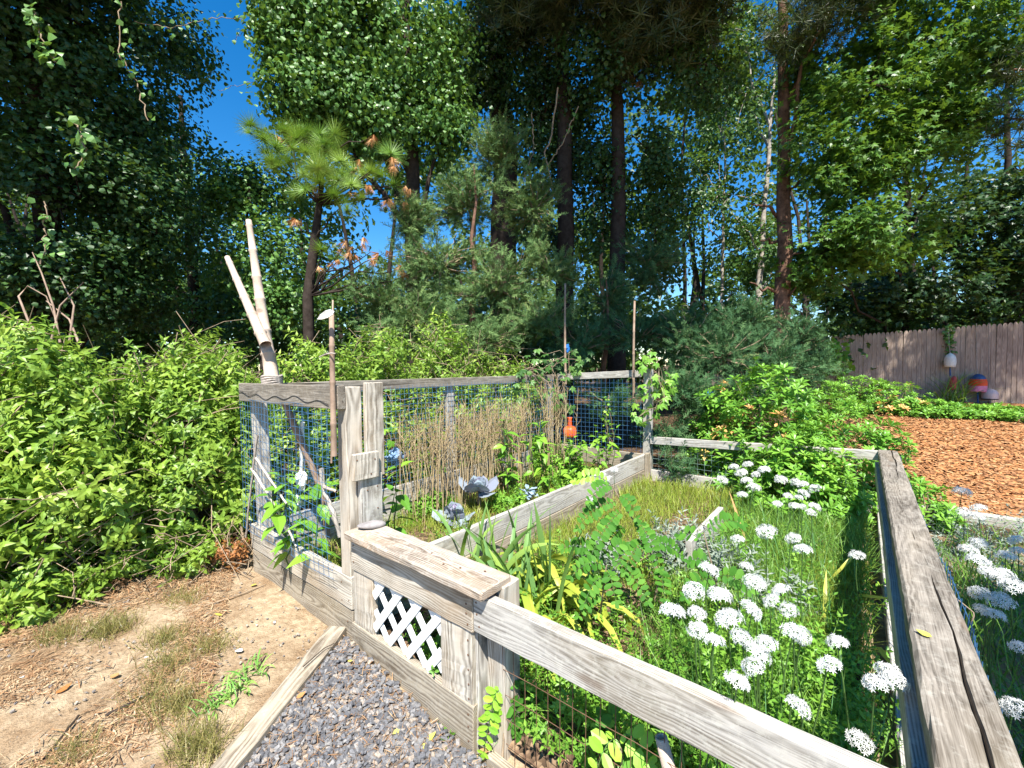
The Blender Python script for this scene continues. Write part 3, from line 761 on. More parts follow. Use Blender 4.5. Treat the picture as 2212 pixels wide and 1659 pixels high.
LEAF4 = simple_leaf(0.75, 0.25, 0.15)
LEAF4N = simple_leaf(0.5, 0.25, 0.2)
w_ = 0.85
LEAF8 = (np.array([(0, 0, 0), (w_ / 2, 0.30, 0.08), (w_ * 0.36, 0.68, -0.02), (0, 1, -0.22), (-w_ * 0.36, 0.68, 0.03), (-w_ / 2, 0.30, 0.06)]), np.array([(0, 1, 5), (1, 2, 4), (1, 4, 5), (2, 3, 4)]), np.full(6, 0.5))
MAPLE = maple_tpl()

# the far wood: one mass of trees beyond
blobs = []; cnt = []
for px in range(-150, 2400, 130):
    for k in range(2):
        dep = rng.uniform(17, 24); py = rng.uniform(120, 640)
        if 330 < px < 640 and py < 520: continue
        if 2100 < px < 2300 and 60 < py < 420: continue
        blobs.append((px + rng.uniform(-60, 60), py, dep, rng.uniform(1.8, 3.0), 1.8, rng.uniform(2.2, 3.6))); cnt.append(950)
    if not (360 < px < 470): blobs.append((px, 690, rng.uniform(16, 20), 2.4, 1.6, 1.5)); cnt.append(800)
for px in range(-200, 2450, 62):
    if 385 < px < 440: continue
    if px < 900: blobs.append((px, 770, 10.5, 1.0, 0.7, 0.7)); cnt.append(700)
    blobs.append((px, rng.uniform(690, 740), rng.uniform(11.5, 14.5), 1.2, 0.9, rng.uniform(0.9, 1.3))); cnt.append(700)
for px in range(-300, 2600, 95):
    if not 385 < px < 430: blobs.append((px, 782, 19.0, 1.9, 1.0, 0.9)); cnt.append(420)
for px in range(-400, 2700, 160):
    if 340 < px < 520: continue
    blobs.append((px, 640, 36.0, 5.0, 3.0, 6.5)); cnt.append(1100)
fw_ = empty('woodland', (-10, 16, 0)); 
P = []; O = []; C = []
for b, n in zip(blobs, cnt):
    p, o, c, _ = blob_pts(b, n, 24, 0.4, 0.4, -0.15, 0.4); P.append(p); O.append(o); C.append(c)
P, O, C = map(np.concatenate, (P, O, C))
T = Tubes()
for i in range(46):
    b = at(rng.uniform(-100, 2300), 790, rng.uniform(15, 24)); b[2] = 0
    T.add(bent(b, b + np.array([rng.normal(0, 0.6), rng.normal(0, 0.6), rng.uniform(6, 12)]), 6, 0.03), np.linspace(rng.uniform(0.08, 0.2), 0.03, 6), 6)
bpy.data.objects.remove(fw_)
w = link('woodland', cloud_mesh('woodland', LEAF4, P, leaf_frames(O), np.clip(((P - CAM) @ FW) * 0.0135, 0.13, 0.5) * rng.uniform(0.7, 1.3, len(P)), C), None, L['far'])
tag(w, 'far green wood seen through the nearer trees', 'woodland', None, 'stuff')
w2 = T.build('trunks', M['bark'], w); w2['kind'] = 'stuff'

# vine-draped trees at the left
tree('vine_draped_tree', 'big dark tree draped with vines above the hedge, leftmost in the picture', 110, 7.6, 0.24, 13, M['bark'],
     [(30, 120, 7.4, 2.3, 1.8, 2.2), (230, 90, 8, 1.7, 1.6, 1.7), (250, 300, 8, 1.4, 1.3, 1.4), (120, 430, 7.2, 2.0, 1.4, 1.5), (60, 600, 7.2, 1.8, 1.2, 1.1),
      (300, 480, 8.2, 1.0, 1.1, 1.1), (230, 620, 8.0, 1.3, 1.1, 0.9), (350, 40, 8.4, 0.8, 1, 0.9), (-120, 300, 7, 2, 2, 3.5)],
     [9500, 7400, 6000, 8600, 6500, 3800, 3800, 2200, 3000], LEAF8, 0.086, L['shaded_vine'], gate=-0.25)
# unseen tree, limbs placed high over the hedge to shade the vines
tree('unseen_shade_tree', 'tall tree at the far left whose high limbs shade the vines', -520, 5.6, 0.3, 11, M['bark'],
     [(-8.1, -1.3, 8.2, 1.6), (-7.0, -2.6, 7.4, 1.5), (-8.6, -2.6, 8.4, 1.7), (-6.6, -1.4, 9.2, 1.4), (-9.4, -1.2, 7.2, 1.4), (-7.8, 0.2, 9.6, 1.5)],
     [4200, 4000, 3600, 3400, 2800, 2800], LEAF4, 0.18, L['dark'], gate=-0.4, twigs=30)
tree('broadleaf_tree', 'leafy tree left of the open sky with sky showing through its lower crown', 420, 12.0, 0.2, 9, M['bark'],
     [(440, 470, 12, 1.5, 1.4, 1.7), (370, 640, 12, 1.6, 1.3, 1.0), (330, 380, 11.5, 1.3, 1.3, 1.5), (300, 560, 12.5, 1.6, 1.3, 1.5), (470, 620, 12, 1.1, 1, 1.0), (200, 640, 12.5, 2, 1.3, 1.0)],
     [3400, 2600, 3200, 3400, 2000, 2800], LEAF8, 0.11, L['vine'], gate=-0.1)
tree('young_tree', 'young bright green tree standing between the bamboo poles and the pine', 560, 9.6, 0.07, 5.6, M['bark'],
     [(560, 420, 9.6, 1.1, 0.9, 0.8), (610, 560, 9.4, 1.0, 0.9, 1.0), (500, 400, 9.8, 0.7, 0.7, 0.7), (620, 660, 9.4, 0.9, 0.8, 0.7), (490, 560, 10, 0.5, 0.6, 0.8)],
     [2600, 2400, 1400, 1500, 700], LEAF8, 0.10, L['vine'], gate=-0.25)
tree('vine_covered_tree', 'tree thickly covered by sunlit heart-leaved vines right of the open sky', 893, 9.0, 0.20, 14, M['bark'],
     [(760, 90, 8.5, 1.8, 1.1, 1.4), (650, 60, 8.4, 0.75, 0.9, 1.3), (690, 220, 8.3, 1.0, 0.8, 0.9), (900, 120, 8.9, 1.2, 0.9, 1.3), (960, 270, 8.8, 0.6, 0.6, 0.9), (800, 250, 8.5, 1.2, 0.8, 0.8), (720, -90, 8.4, 1.6, 1.1, 0.8)],
     [10500, 5600, 5800, 6400, 2600, 4800, 3600], LEAF8, 0.098, L['vine'], gate=-0.32, up=0.35, drop=1.0)
# dark pines in the middle
def needles(m=26, w=0.012, up=0.5):
    V = []; F = []
    for i in range(m):
        a = i * 2.39996; el = math.asin(max(-0.6, min(1.0, -0.35 + 1.3 * (i + 0.5) / m)))
        d = np.array([math.cos(a) * math.cos(el), math.sin(a) * math.cos(el), math.sin(el) + up * 0.3]); d /= np.linalg.norm(d)
        s = np.cross(d, (0.3, 0.5, 0.8)); s /= np.linalg.norm(s)
        o = len(V); V += [s * w, -s * w, d * (0.8 + 0.2 * ((i * 7) % 5) / 4) - np.array((0, 0, 0.12))]
        F.append((o, o + 1, o + 2))
    V = np.array(V); return V, np.array(F), np.repeat(rng.random(m), 3)
TUFT = needles(30, 0.016); TUFT_D = needles(15, 0.036)
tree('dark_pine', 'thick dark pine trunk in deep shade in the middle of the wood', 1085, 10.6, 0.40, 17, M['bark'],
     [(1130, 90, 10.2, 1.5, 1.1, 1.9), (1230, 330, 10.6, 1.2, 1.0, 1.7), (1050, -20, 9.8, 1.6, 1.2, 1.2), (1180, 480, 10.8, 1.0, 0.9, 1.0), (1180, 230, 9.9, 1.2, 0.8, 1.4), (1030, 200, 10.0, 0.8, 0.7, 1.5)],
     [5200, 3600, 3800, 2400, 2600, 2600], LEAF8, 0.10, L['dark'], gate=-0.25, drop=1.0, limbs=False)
tree('overhanging_pine', 'tall pine whose dark crown hangs over the top of the picture', 1215, 9.8, 0.24, 15, M['bark'],
     [(-2.6, 6.3, 9.1, 1.6), (-1.2, 5.7, 9.2, 1.6), (0.2, 5.7, 10.0, 1.7), (-2.0, 5.0, 11.0, 1.8), (-0.4, 4.6, 11.2, 1.7), (1.2, 5.0, 11.0, 1.5), (-3.6, 6.6, 9.6, 1.4), (0.2, 7.0, 8.6, 1.1), (-1.2, 7.4, 8.0, 1.1), (1.5, 7.4, 8.9, 1.0)],
     [1000, 1000, 1000, 1000, 1000, 700, 800, 800, 800, 500], TUFT_D, 0.30, L['needle_dark'], gate=-0.5, per=8, spread=0.25, limbs=False)
tree('vine_clad_trunk', 'straight black trunk with pale green creeper climbing its right side', 1328, 9.5, 0.22, 13, M['bark'],
     [(1425, 330, 9.2, 0.45, 0.4, 1.8), (1300, 430, 9.7, 0.6, 0.6, 1.5), (1480, 140, 9.0, 1.2, 1.0, 1.1), (1330, 130, 9.0, 1.2, 0.9, 1.0), (1430, 560, 9.3, 0.5, 0.5, 0.8)],
     [2200, 2000, 3600, 3400, 1200], LEAF8, 0.10, L['shaded_vine'], gate=-0.25, drop=1.0, limbs=False)
for px, dep, lab in ((1612, 14.5, 'slender pale trunk catching the sun behind the red-barked pine'), (1545, 15.5, 'thin grey trunk left of the slender pale one')):
    tree('pale_trunked_tree', lab, px, dep, 0.14 if px > 1600 else 0.08, 11, M['bark_pale'],
         [(px, 200, dep, 2.0, 1.6, 2.4), (px - 60, 420, dep, 1.6, 1.3, 1.8), (px + 60, 560, dep, 1.7, 1.3, 1.3), (px - 30, 60, dep, 2.0, 1.4, 1.6)],
         [2600, 1800, 1600, 2000], LEAF4, 0.14, L['tree'], lean=(0.9, 0) if px > 1600 else (0.4, 0), gate=-0.1, twigs=30)
e, tp = tree('red_barked_pine', 'pine trunk with reddish bark and broken dead limbs behind the cedars', 1683, 10.0, 0.20, 13, M['bark_red'],
     [(1770, 30, 8.8, 1.15, 1.0, 0.75), (1850, -80, 8.6, 1.3, 1.0, 0.8)], [420, 400], TUFT_D, 0.28, L['needle_dark'], gate=-0.5, per=8, spread=0.22, twigs=0)
T = Tubes()
for x0_, y0_, x1_, y1_ in ((1683, 560, 1735, 545), (1680, 470, 1620, 440), (1685, 640, 1740, 690), (1683, 640, 1620, 610), (1690, 600, 1760, 580), (1683, 520, 1640, 520), (1683, 680, 1650, 690), (1690, 430, 1740, 380), (1690, 660, 1720, 620)):
    T = Tubes(); T.add(bent(at(x0_, y0_, 10.0), at(x1_, y1_, 9.6), 6, 0.12), np.linspace(0.045, 0.012, 6), 5); T.build('dead_limb', M['bark_red'], e)
# maples at the right
tree('maple_tree', 'sunlit maple with bright pointed leaves above the picket fence', 1950, 11.8, 0.12, 10, M['bark'],
     [(1880, 180, 9, 1.4, 1.1, 1.4), (2030, 80, 8.6, 1.3, 1.1, 1.1), (1810, 330, 9, 1.2, 1, 1.0), (1960, 330, 9, 1.3, 1, 1.0), (1900, 500, 9, 1.4, 1.0, 0.8), (1770, 560, 9.5, 1.2, 1, 0.8), (2090, 220, 8.8, 0.8, 0.9, 1.0), (1790, 120, 9.6, 1.1, 1, 1.2), (1950, -60, 8.8, 1.6, 1.2, 0.9)],
     [3400, 3100, 2500, 2900, 2700, 2100, 1700, 2100, 2000], MAPLE, 0.125, L['maple'], gate=-0.2, up=0.9)
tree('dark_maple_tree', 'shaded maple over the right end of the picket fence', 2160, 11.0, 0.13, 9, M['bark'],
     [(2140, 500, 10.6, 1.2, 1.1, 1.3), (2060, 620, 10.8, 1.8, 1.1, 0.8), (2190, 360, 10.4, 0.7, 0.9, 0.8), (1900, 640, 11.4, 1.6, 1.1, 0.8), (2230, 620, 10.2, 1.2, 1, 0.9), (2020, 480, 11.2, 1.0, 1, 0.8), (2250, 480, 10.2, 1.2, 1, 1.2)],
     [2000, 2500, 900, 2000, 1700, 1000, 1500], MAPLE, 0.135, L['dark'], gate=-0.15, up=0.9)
# pine outside the right edge; its boughs reach into the corner and dapple the fence
e, tp = tree('corner_pine', 'pine reaching crooked boughs into the upper right corner', 2760, 5.8, 0.2, 12, M['bark_red'],
     [(2195, 40, 8.2, 0.6, 0.6, 0.5), (2190, 150, 8.0, 0.35, 0.4, 0.3), (2165, 255, 8.0, 0.45, 0.4, 0.25), (2240, 300, 7.8, 0.6, 0.5, 0.5), (5.6, 10.5, 6.3, 0.75), (6.5, 10.9, 6.4, 0.85), (7.3, 10.1, 7.6, 1.0), (6.4, 9.5, 7.8, 0.9), (5.2, 9.0, 9.0, 0.7)],
     [60, 36, 48, 48, 260, 330, 400, 360, 260], TUFT_D, 0.24, L['needle_dark'], gate=-0.6, per=6, spread=0.16, twigs=40)
# a tree behind the photographer throws the shade over the flowers at the lower right
e = empty('shade_tree', (8.4, -3.0, 0), 'broad tree outside the picture shading the flowers beyond the right-hand rail', 'tree', 'trees of the wood behind the garden')
T = Tubes(); T.add(bent((8.4, -3.0, -0.2), (7.2, -1.8, 11.0), 9, 0.02), np.linspace(0.32, 0.08, 9), 8); T.build('trunk', M['bark'], e)
P = []
hi = [(tuple(at(x, y, d_) + np.array(SUN_DIR) * (10.8 - at(x, y, d_)[2]) / SUN_DIR[2]), r_) for x, y, d_, r_ in ((1310, 640, 7.6, 1.1), (1260, 760, 6.7, 0.8), (1400, 700, 7.1, 0.9), (1380, 560, 8.2, 1.1), (1180, 380, 8.2, 0.9))]  # unseen crown lumps added toward the sun to shade the middle cedars
for c, rad in (*hi, ((5.92, -2.24, 6.5), 0.8), ((6.05, -1.15, 6.5), 0.7), ((5.9, -3.3, 6.5), 0.8), ((6.4, -2.6, 6.5), 0.9), ((7.1, -1.74, 6.6), 1.2), ((7.5, -3.0, 6.8), 1.3)):
    d = rng.normal(size=(2600, 3)); d /= np.linalg.norm(d, axis=1)[:, None]
    P.append(np.array(c) + d * rad * rng.random((2600, 1)) ** 0.4 * np.array([1, 1, 0.7]))
P = np.concatenate(P)
o = link('crown', cloud_mesh('crown', LEAF4, P, leaf_frames(rng.normal(0, 1, P.shape)), rng.uniform(0.14, 0.25, len(P))), e, L['tree']); o['kind'] = 'stuff'

# ------------------------------------------------------------------ cedars and the young pine
def spray_tpl():
    parts = []
    def lens(p, q, w, r):
        p = np.array(p, float); q = np.array(q, float); d = q - p; s = np.array([d[1], -d[0], 0.0]); s /= np.linalg.norm(s) + 1e-9
        m = p + d * 0.55
        return np.array([p + s * w * 0.9, q, p - s * w * 0.9]), np.array([(0, 1, 2)]), np.full(3, r)
    parts.append(lens((0, 0, 0), (0, 1, 0.05), 0.035, 0.4))
    for i in range(9):
        y = 0.08 + i * 0.095; s = 1 if i % 2 else -1; l = 0.46 * (1 - 0.55 * y)
        z = 0.12 * math.sin(i * 2.1)
        b = (s * l * 0.62, y + l * 0.72, z); parts.append(lens((0, y, 0), b, 0.045, (i * 0.37) % 1))
        m = (b[0] * 0.5, y + (b[1] - y) * 0.5, z * 0.5)
        parts.append(lens(m, (m[0] + s * l * 0.36, m[1] + l * 0.12, z + 0.08), 0.035, (i * 0.61) % 1))
    return merge_tpl(parts)
SPRAY = spray_tpl()

def cedar(name, label, px, dep, h, blobs, n, size, mat, r=0.07, lean=(0, 0)):
    b = at(px, 800, dep); base = np.array([b[0], b[1], float(gz(b[0], b[1])) - 0.1])
    e = empty(name, tuple(base), label, 'tree', 'cedars behind the garden')
    T = Tubes(); tp = bent(base, base + np.array([0, 0, h]) + HR * lean[0], 9, 0.03); T.add(tp, np.linspace(r, 0.012, 9), 7); T.build('trunk', M['bark_red'], e)
    P = []; F = []; C = []; T = Tubes(); S = []
    for b in blobs:
        c = at(b[0], b[1], b[2]); m = int(n * b[3] * b[5])
        # boughs start near the stem and carry sprays towards their tips
        nb = max(6, int(m / 26 * 1.35))
        d = rng.normal(size=(nb, 3)); d /= np.linalg.norm(d, axis=1)[:, None]
        tips0 = c + (d * rng.uniform(0.55, 1.05, (nb, 1))) @ np.stack([HR * b[3], HF * b[4], HU * b[5]])
        gk = vnoise(tips0, 1.7); tips = tips0[gk > np.quantile(gk, 0.32)]
        for k, tipp in enumerate(tips):
            s = c + (tipp - c) * 0.15 - np.array([0, 0, 0.18 * b[5]])
            pts = bent(s, tipp, 6, 0.1); T.add(pts, np.linspace(0.012, 0.003, 6), 4)
            t = rng.random(26) ** 0.7 * 5; i = t.astype(int).clip(0, 4); q = pts[i] + (pts[i + 1] - pts[i]) * (t - i)[:, None]
            P.append(q + rng.normal(0, 0.07, q.shape))
            dr = (tipp - s); dr /= np.linalg.norm(dr) + 1e-9
            tip = dr * 0.9 + HU * 0.35 + rng.normal(0, 0.45, (26, 3)); nrm = HU * 0.6 + rng.normal(0, 0.8, (26, 3)) - HF * 0.3
            F.append(frames(nrm, tip)); C.append(np.full(26, rng.random())); S.append(rng.uniform(0.6, 1.25, 26) * size)
    o = T.build('twigs', M['twig'], e); o['kind'] = 'stuff'
    P = np.concatenate(P); F = np.concatenate(F); C = np.concatenate(C); S = np.concatenate(S)
    o = link('crown', cloud_mesh('crown', SPRAY, P, F, S, C), e, mat); o['kind'] = 'stuff'
    return e
cedar('cedar_tree', 'tall loose cedar with brown-tipped sprays behind the tall bed', 1030, 7.6, 5.0,
      [(1010, 430, 7.8, 0.7, 0.6, 0.7), (1080, 330, 8, 0.6, 0.6, 0.8), (950, 560, 7.4, 0.95, 0.7, 0.65), (1080, 610, 7.2, 1.0, 0.7, 0.6), (900, 690, 7.0, 0.95, 0.6, 0.5), (1190, 580, 7.2, 0.6, 0.5, 0.5),
       (1010, 740, 6.7, 1.2, 0.6, 0.45), (880, 470, 7.6, 0.55, 0.5, 0.5), (1150, 440, 7.9, 0.7, 0.6, 0.7), (830, 640, 7.4, 0.6, 0.5, 0.6), (1180, 690, 6.9, 0.7, 0.5, 0.5)],
      2800, 0.165, L['cedar'], 0.10)
cedar('cedar_tree', 'low spreading blue-green cedar behind the low back rail', 1560, 6.8, 1.9,
      [(1480, 720, 6.4, 0.5, 0.5, 0.55), (1560, 760, 6.2, 0.8, 0.5, 0.45), (1660, 780, 6.4, 0.8, 0.5, 0.42), (1480, 850, 5.7, 0.6, 0.4, 0.35), (1720, 730, 7.0, 0.5, 0.5, 0.5), (1590, 690, 6.9, 0.6, 0.5, 0.4), (1560, 870, 5.6, 0.5, 0.35, 0.3), (1450, 930, 5.5, 0.4, 0.3, 0.25), (1450, 1005, 5.0, 0.35, 0.15, 0.1), (1760, 790, 7.0, 0.5, 0.4, 0.4), (1680, 840, 6.0, 0.5, 0.35, 0.3)],
      3600, 0.145, L['cedar_blue'], 0.06)
cedar('cedar_tree', 'shaded dark cedar between the tall cedar and the low spreading one', 1310, 7.4, 3.0,
      [(1310, 640, 7.6, 0.6, 0.5, 0.6), (1260, 740, 6.9, 0.6, 0.5, 0.5), (1380, 720, 7.0, 0.6, 0.5, 0.5), (1310, 860, 6.1, 0.5, 0.3, 0.35), (1230, 800, 6.4, 0.4, 0.4, 0.4), (1400, 560, 8.2, 0.7, 0.6, 0.7)],
      2400, 0.15, L['cedar_blue'], 0.08)

def droop_needles(m=60, w=0.02):
    V = []; F = []
    for i in range(m):
        a = i * 2.39996; d = np.array([math.cos(a) * rng.uniform(0.1, 0.7), math.sin(a) * rng.uniform(0.1, 0.7), -rng.uniform(0.4, 1.0)])
        s_ = np.cross(d, (0.3, 0.5, 0.8)); s_ /= np.linalg.norm(s_); o = len(V); V += [s_ * w, -s_ * w, d]; F.append((o, o + 1, o + 2))
    return np.array(V), np.array(F), np.repeat(rng.random(m), 3)
DROOP = droop_needles()
def needle_tufts(name, items, mat, parent, size, tpl=None):
    P = np.array([at(x, y, d) for x, y, d in items]); n = len(P)
    fr = frames(np.tile(HU, (n, 1)) + rng.normal(0, 0.5, (n, 3)), rng.normal(size=(n, 3)))
    o = link(name, cloud_mesh(name, tpl or needles(110, 0.014), P, fr, rng.uniform(0.8, 1.15, n) * size), parent, mat); o['kind'] = 'stuff'
b = at(668, 790, 7.3)
e = empty('young_pine', (b[0], b[1], -0.1), 'young pine with long bright needles and rusty dead tufts', 'tree')
T = Tubes(); tp = np.array([(b[0], b[1], -0.1), at(665, 640, 7.3), at(680, 520, 7.3), at(690, 440, 7.3), at(700, 330, 7.2)]); T.add(tp, [0.11, 0.085, 0.075, 0.05, 0.02], 8); T.build('trunk', M['bark'], e)
gt = [(540, 270, 7.0), (570, 300, 7.0), (600, 320, 6.9), (640, 300, 7.0), (660, 330, 6.9), (690, 350, 6.9), (625, 350, 6.9), (700, 310, 7), (730, 320, 7.1), (655, 375, 6.8), (600, 360, 6.9), (690, 395, 6.8), (730, 390, 6.9), (760, 400, 7), (720, 420, 6.8), (800, 370, 7.1), (645, 290, 7.1), (575, 330, 7.1), (820, 380, 7.1), (765, 370, 7.1), (690, 290, 7.2), (740, 350, 7.1), (660, 410, 6.9), (560, 285, 7.1), (610, 285, 7.2), (745, 435, 7), (705, 370, 6.7), (630, 320, 6.8), (780, 430, 7.2), (850, 400, 7.2), (695, 540, 7.2), (720, 560, 7.2)]
dt = [(795, 300, 7.1), (830, 345, 7.1), (860, 350, 7.2), (880, 400, 7.2), (700, 400, 7.0), (790, 345, 7.1), (840, 425, 7.2), (660, 480, 7.2), (740, 540, 7.1), (770, 545, 7.1), (800, 545, 7.1), (825, 550, 7.1), (730, 560, 7.1), (870, 580, 7.1), (890, 590, 7.2), (785, 530, 7.1), (640, 300, 7.2), (1330, 175, 9.2), (1375, 150, 9.2), (1430, 110, 9.2), (1350, 150, 9.3), (700, 560, 7.2), (810, 400, 7.1), (870, 430, 7.3), (605, 300, 7.1), (750, 420, 7.2)]
T = Tubes()
for x, y, d_ in gt + [q_ for q_ in dt if q_[0] < 1000]:
    k = min(4, max(1, int((700 - y) / 90)))
    T.add(bent(tp[k], at(x, y, d_), 6, 0.08), np.linspace(0.022, 0.006, 6), 4)
o = T.build('twigs', M['bark'], e); o['kind'] = 'stuff'
gt = gt + [(x + rng.normal(0, 22), y + rng.normal(0, 18), d_ + rng.normal(0, 0.15)) for x, y, d_ in gt[:26]]
needle_tufts('needles', gt, L['needle'], e, 0.32)
needle_tufts('dead_needles', [(x + rng.normal(0, 12), y + rng.normal(0, 10), d_) for x, y, d_ in (dt[:17] + dt[21:]) for _ in range(2)], L['needle_dead'], e, 0.20, DROOP)
e = empty('dead_bough', tuple(at(1400, 140, 9.2)), 'rusty dead pine bough hanging in the dark upper middle', 'branch')
T = Tubes(); T.add(bent(at(1330, 190, 9.2), at(1520, 60, 9.2), 7, 0.06), np.linspace(0.012, 0.04, 7), 5); T.build('bough', M['bark'], e)
needle_tufts('dead_needles', [(1330, 175, 9.2), (1365, 160, 9.2), (1400, 135, 9.2), (1435, 110, 9.2), (1350, 145, 9.25), (1470, 85, 9.2), (1420, 90, 9.2), (1380, 175, 9.15)], L['needle_dead'], e, 0.34, DROOP)

# hanging vines and bare stems
def strand(label, pts, dep, n, size, mat, r=0.008):
    P = np.array([at(x, y, dep) for x, y in pts]); e = empty('hanging_vine', tuple(P[-1]), label, 'vine', 'vines hanging in the wood')
    t = np.linspace(0, len(P) - 1, 24); i = np.minimum(t.astype(int), len(P) - 2); C = P[i] + (P[i + 1] - P[i]) * (t - i)[:, None]
    C += rng.normal(0, 0.015, C.shape)
    T = Tubes(); T.add(C, r, 5); T.build('stem', M['twig'], e)
    if n:
        k = rng.integers(0, 24, n); p = C[k] + rng.normal(0, 0.05, (n, 3))
        o = link('foliage', cloud_mesh('foliage', LEAF8, p, leaf_frames(rng.normal(0, 0.5, (n, 3)) - HF, 0.5, 0.4, 1.0), rng.uniform(0.7, 1.2, n) * size, np.full(n, 0.9)), e, mat); o['kind'] = 'stuff'
strand('pale-leaved vine strand hanging at the middle of the dark left tree', [(150, 255), (178, 290), (182, 330), (160, 365)], 5.0, 34, 0.10, L['vine'])
strand('leafy vine strand hanging at the upper left corner', [(70, 20), (85, 60), (95, 110), (130, 140)], 5.2, 46, 0.11, L['vine'])
strand('vine strand with a few pale leaves low in the left tree', [(100, 440), (95, 500), (90, 570)], 5.2, 26, 0.10, L['vine'])
strand('long bare vine curving down across the left tree', [(260, 0), (255, 110), (290, 170), (320, 260)], 6.0, 30, 0.09, L['vine'])
strand('long thin vine crossing the open sky toward the lit vines', [(290, 50), (380, 60), (450, 40), (535, 38)], 6.8, 30, 0.08, L['vine'], 0.005)
strand('short tendril hanging in the open sky beside the lit vines', [(590, 160), (520, 185), (470, 195)], 8.2, 14, 0.08, L['vine'], 0.004)
strand('short leafy tendril at the top of the open sky', [(580, 30), (540, 60), (505, 85)], 8.2, 16, 0.10, L['vine'], 0.004)
strand('pale twisted vine stem hanging in front of the dark pine', [(1205, 190), (1190, 300), (1175, 330), (1195, 400), (1190, 460)], 8.6, 0, 0.1, L['vine'], 0.018)
strand('thin pale vine slanting beside the twisted stem', [(1250, 230), (1215, 310), (1180, 360)], 8.6, 8, 0.1, L['vine'], 0.012)
strand('long vine hanging straight down beside the black trunk', [(1150, 240), (1152, 330), (1125, 400)], 8.6, 6, 0.1, L['vine'], 0.010)
T = Tubes(); e = empty('bare_shrub', tuple(on_z(90, 720, 0.3)), 'bare arching grey stems above the hedge under the dark trees', 'shrub')
for pts in ([(105, 760), (60, 690), (40, 640), (60, 618), (100, 640), (120, 690)], [(130, 740), (115, 660), (90, 590), (70, 545)], [(150, 740), (160, 660), (130, 600)], [(110, 740), (130, 660), (180, 610)], [(170, 740), (150, 690), (100, 650)]):
    T.add([at(x, y, 5.4 + 0.05 * i) for i, (x, y) in enumerate(pts)], np.linspace(0.016, 0.006, len(pts)), 5)
T.build('stem', M['bamboo_old'], e)

# ------------------------------------------------------------------ hedge of shrubs along the left
def shoot_tpl(pairs=5, ll=0.34, w=0.42, droop=0.35, spread=1.0, pts=((0, 0), (0.22, 0.8), (0.55, 1.0), (1.0, 0))):
    lf = leaf_tpl(w, pts, 0.18, droop)
    parts = []
    for i in range(pairs):
        y = 0.15 + 0.75 * i / max(1, pairs - 1); tw = i * 1.3
        for s in (0, math.pi):
            a = tw + s; k = ll * (1.1 - 0.35 * i / pairs)
            # leaf leaves the stem sideways and a little forward
            d = np.array([math.cos(a), spread * 0.45, math.sin(a)]); d /= np.linalg.norm(d)
            n = np.array([-math.cos(a) * 0.3, 1.0, -math.sin(a) * 0.3])
            fr = frames(n[None], d[None])[0]
            parts.append(((lf[0] * k) @ fr.T + np.array([0, y, 0]), lf[1], np.full(len(lf[0]), rng.random())))
    k = ll * 0.7
    for a in (0.4, 2.5):
        d = np.array([math.cos(a) * 0.5, 1, math.sin(a) * 0.5]); fr = frames(np.array([[-math.sin(a), 0.2, math.cos(a)]]), d[None])[0]
        parts.append(((lf[0] * k) @ fr.T + np.array([0, 0.95, 0]), lf[1], np.full(len(lf[0]), rng.random())))
    st = np.array([(-0.012, 0, 0), (0.012, 0, 0), (0, 1, 0), (0, 0, 0.016)])
    parts.append((st, np.array([(0, 1, 2), (1, 3, 2), (3, 0, 2)]), np.full(4, 0.2)))
    return merge_tpl(parts)
SHOOT = shoot_tpl(5, 0.36, 0.44, 0.6, 0.8)
SHOOT_FAR = shoot_tpl(5, 0.36, 0.44, 0.6, 0.8, ((0, 0), (0.4, 1.0), (1.0, 0)))

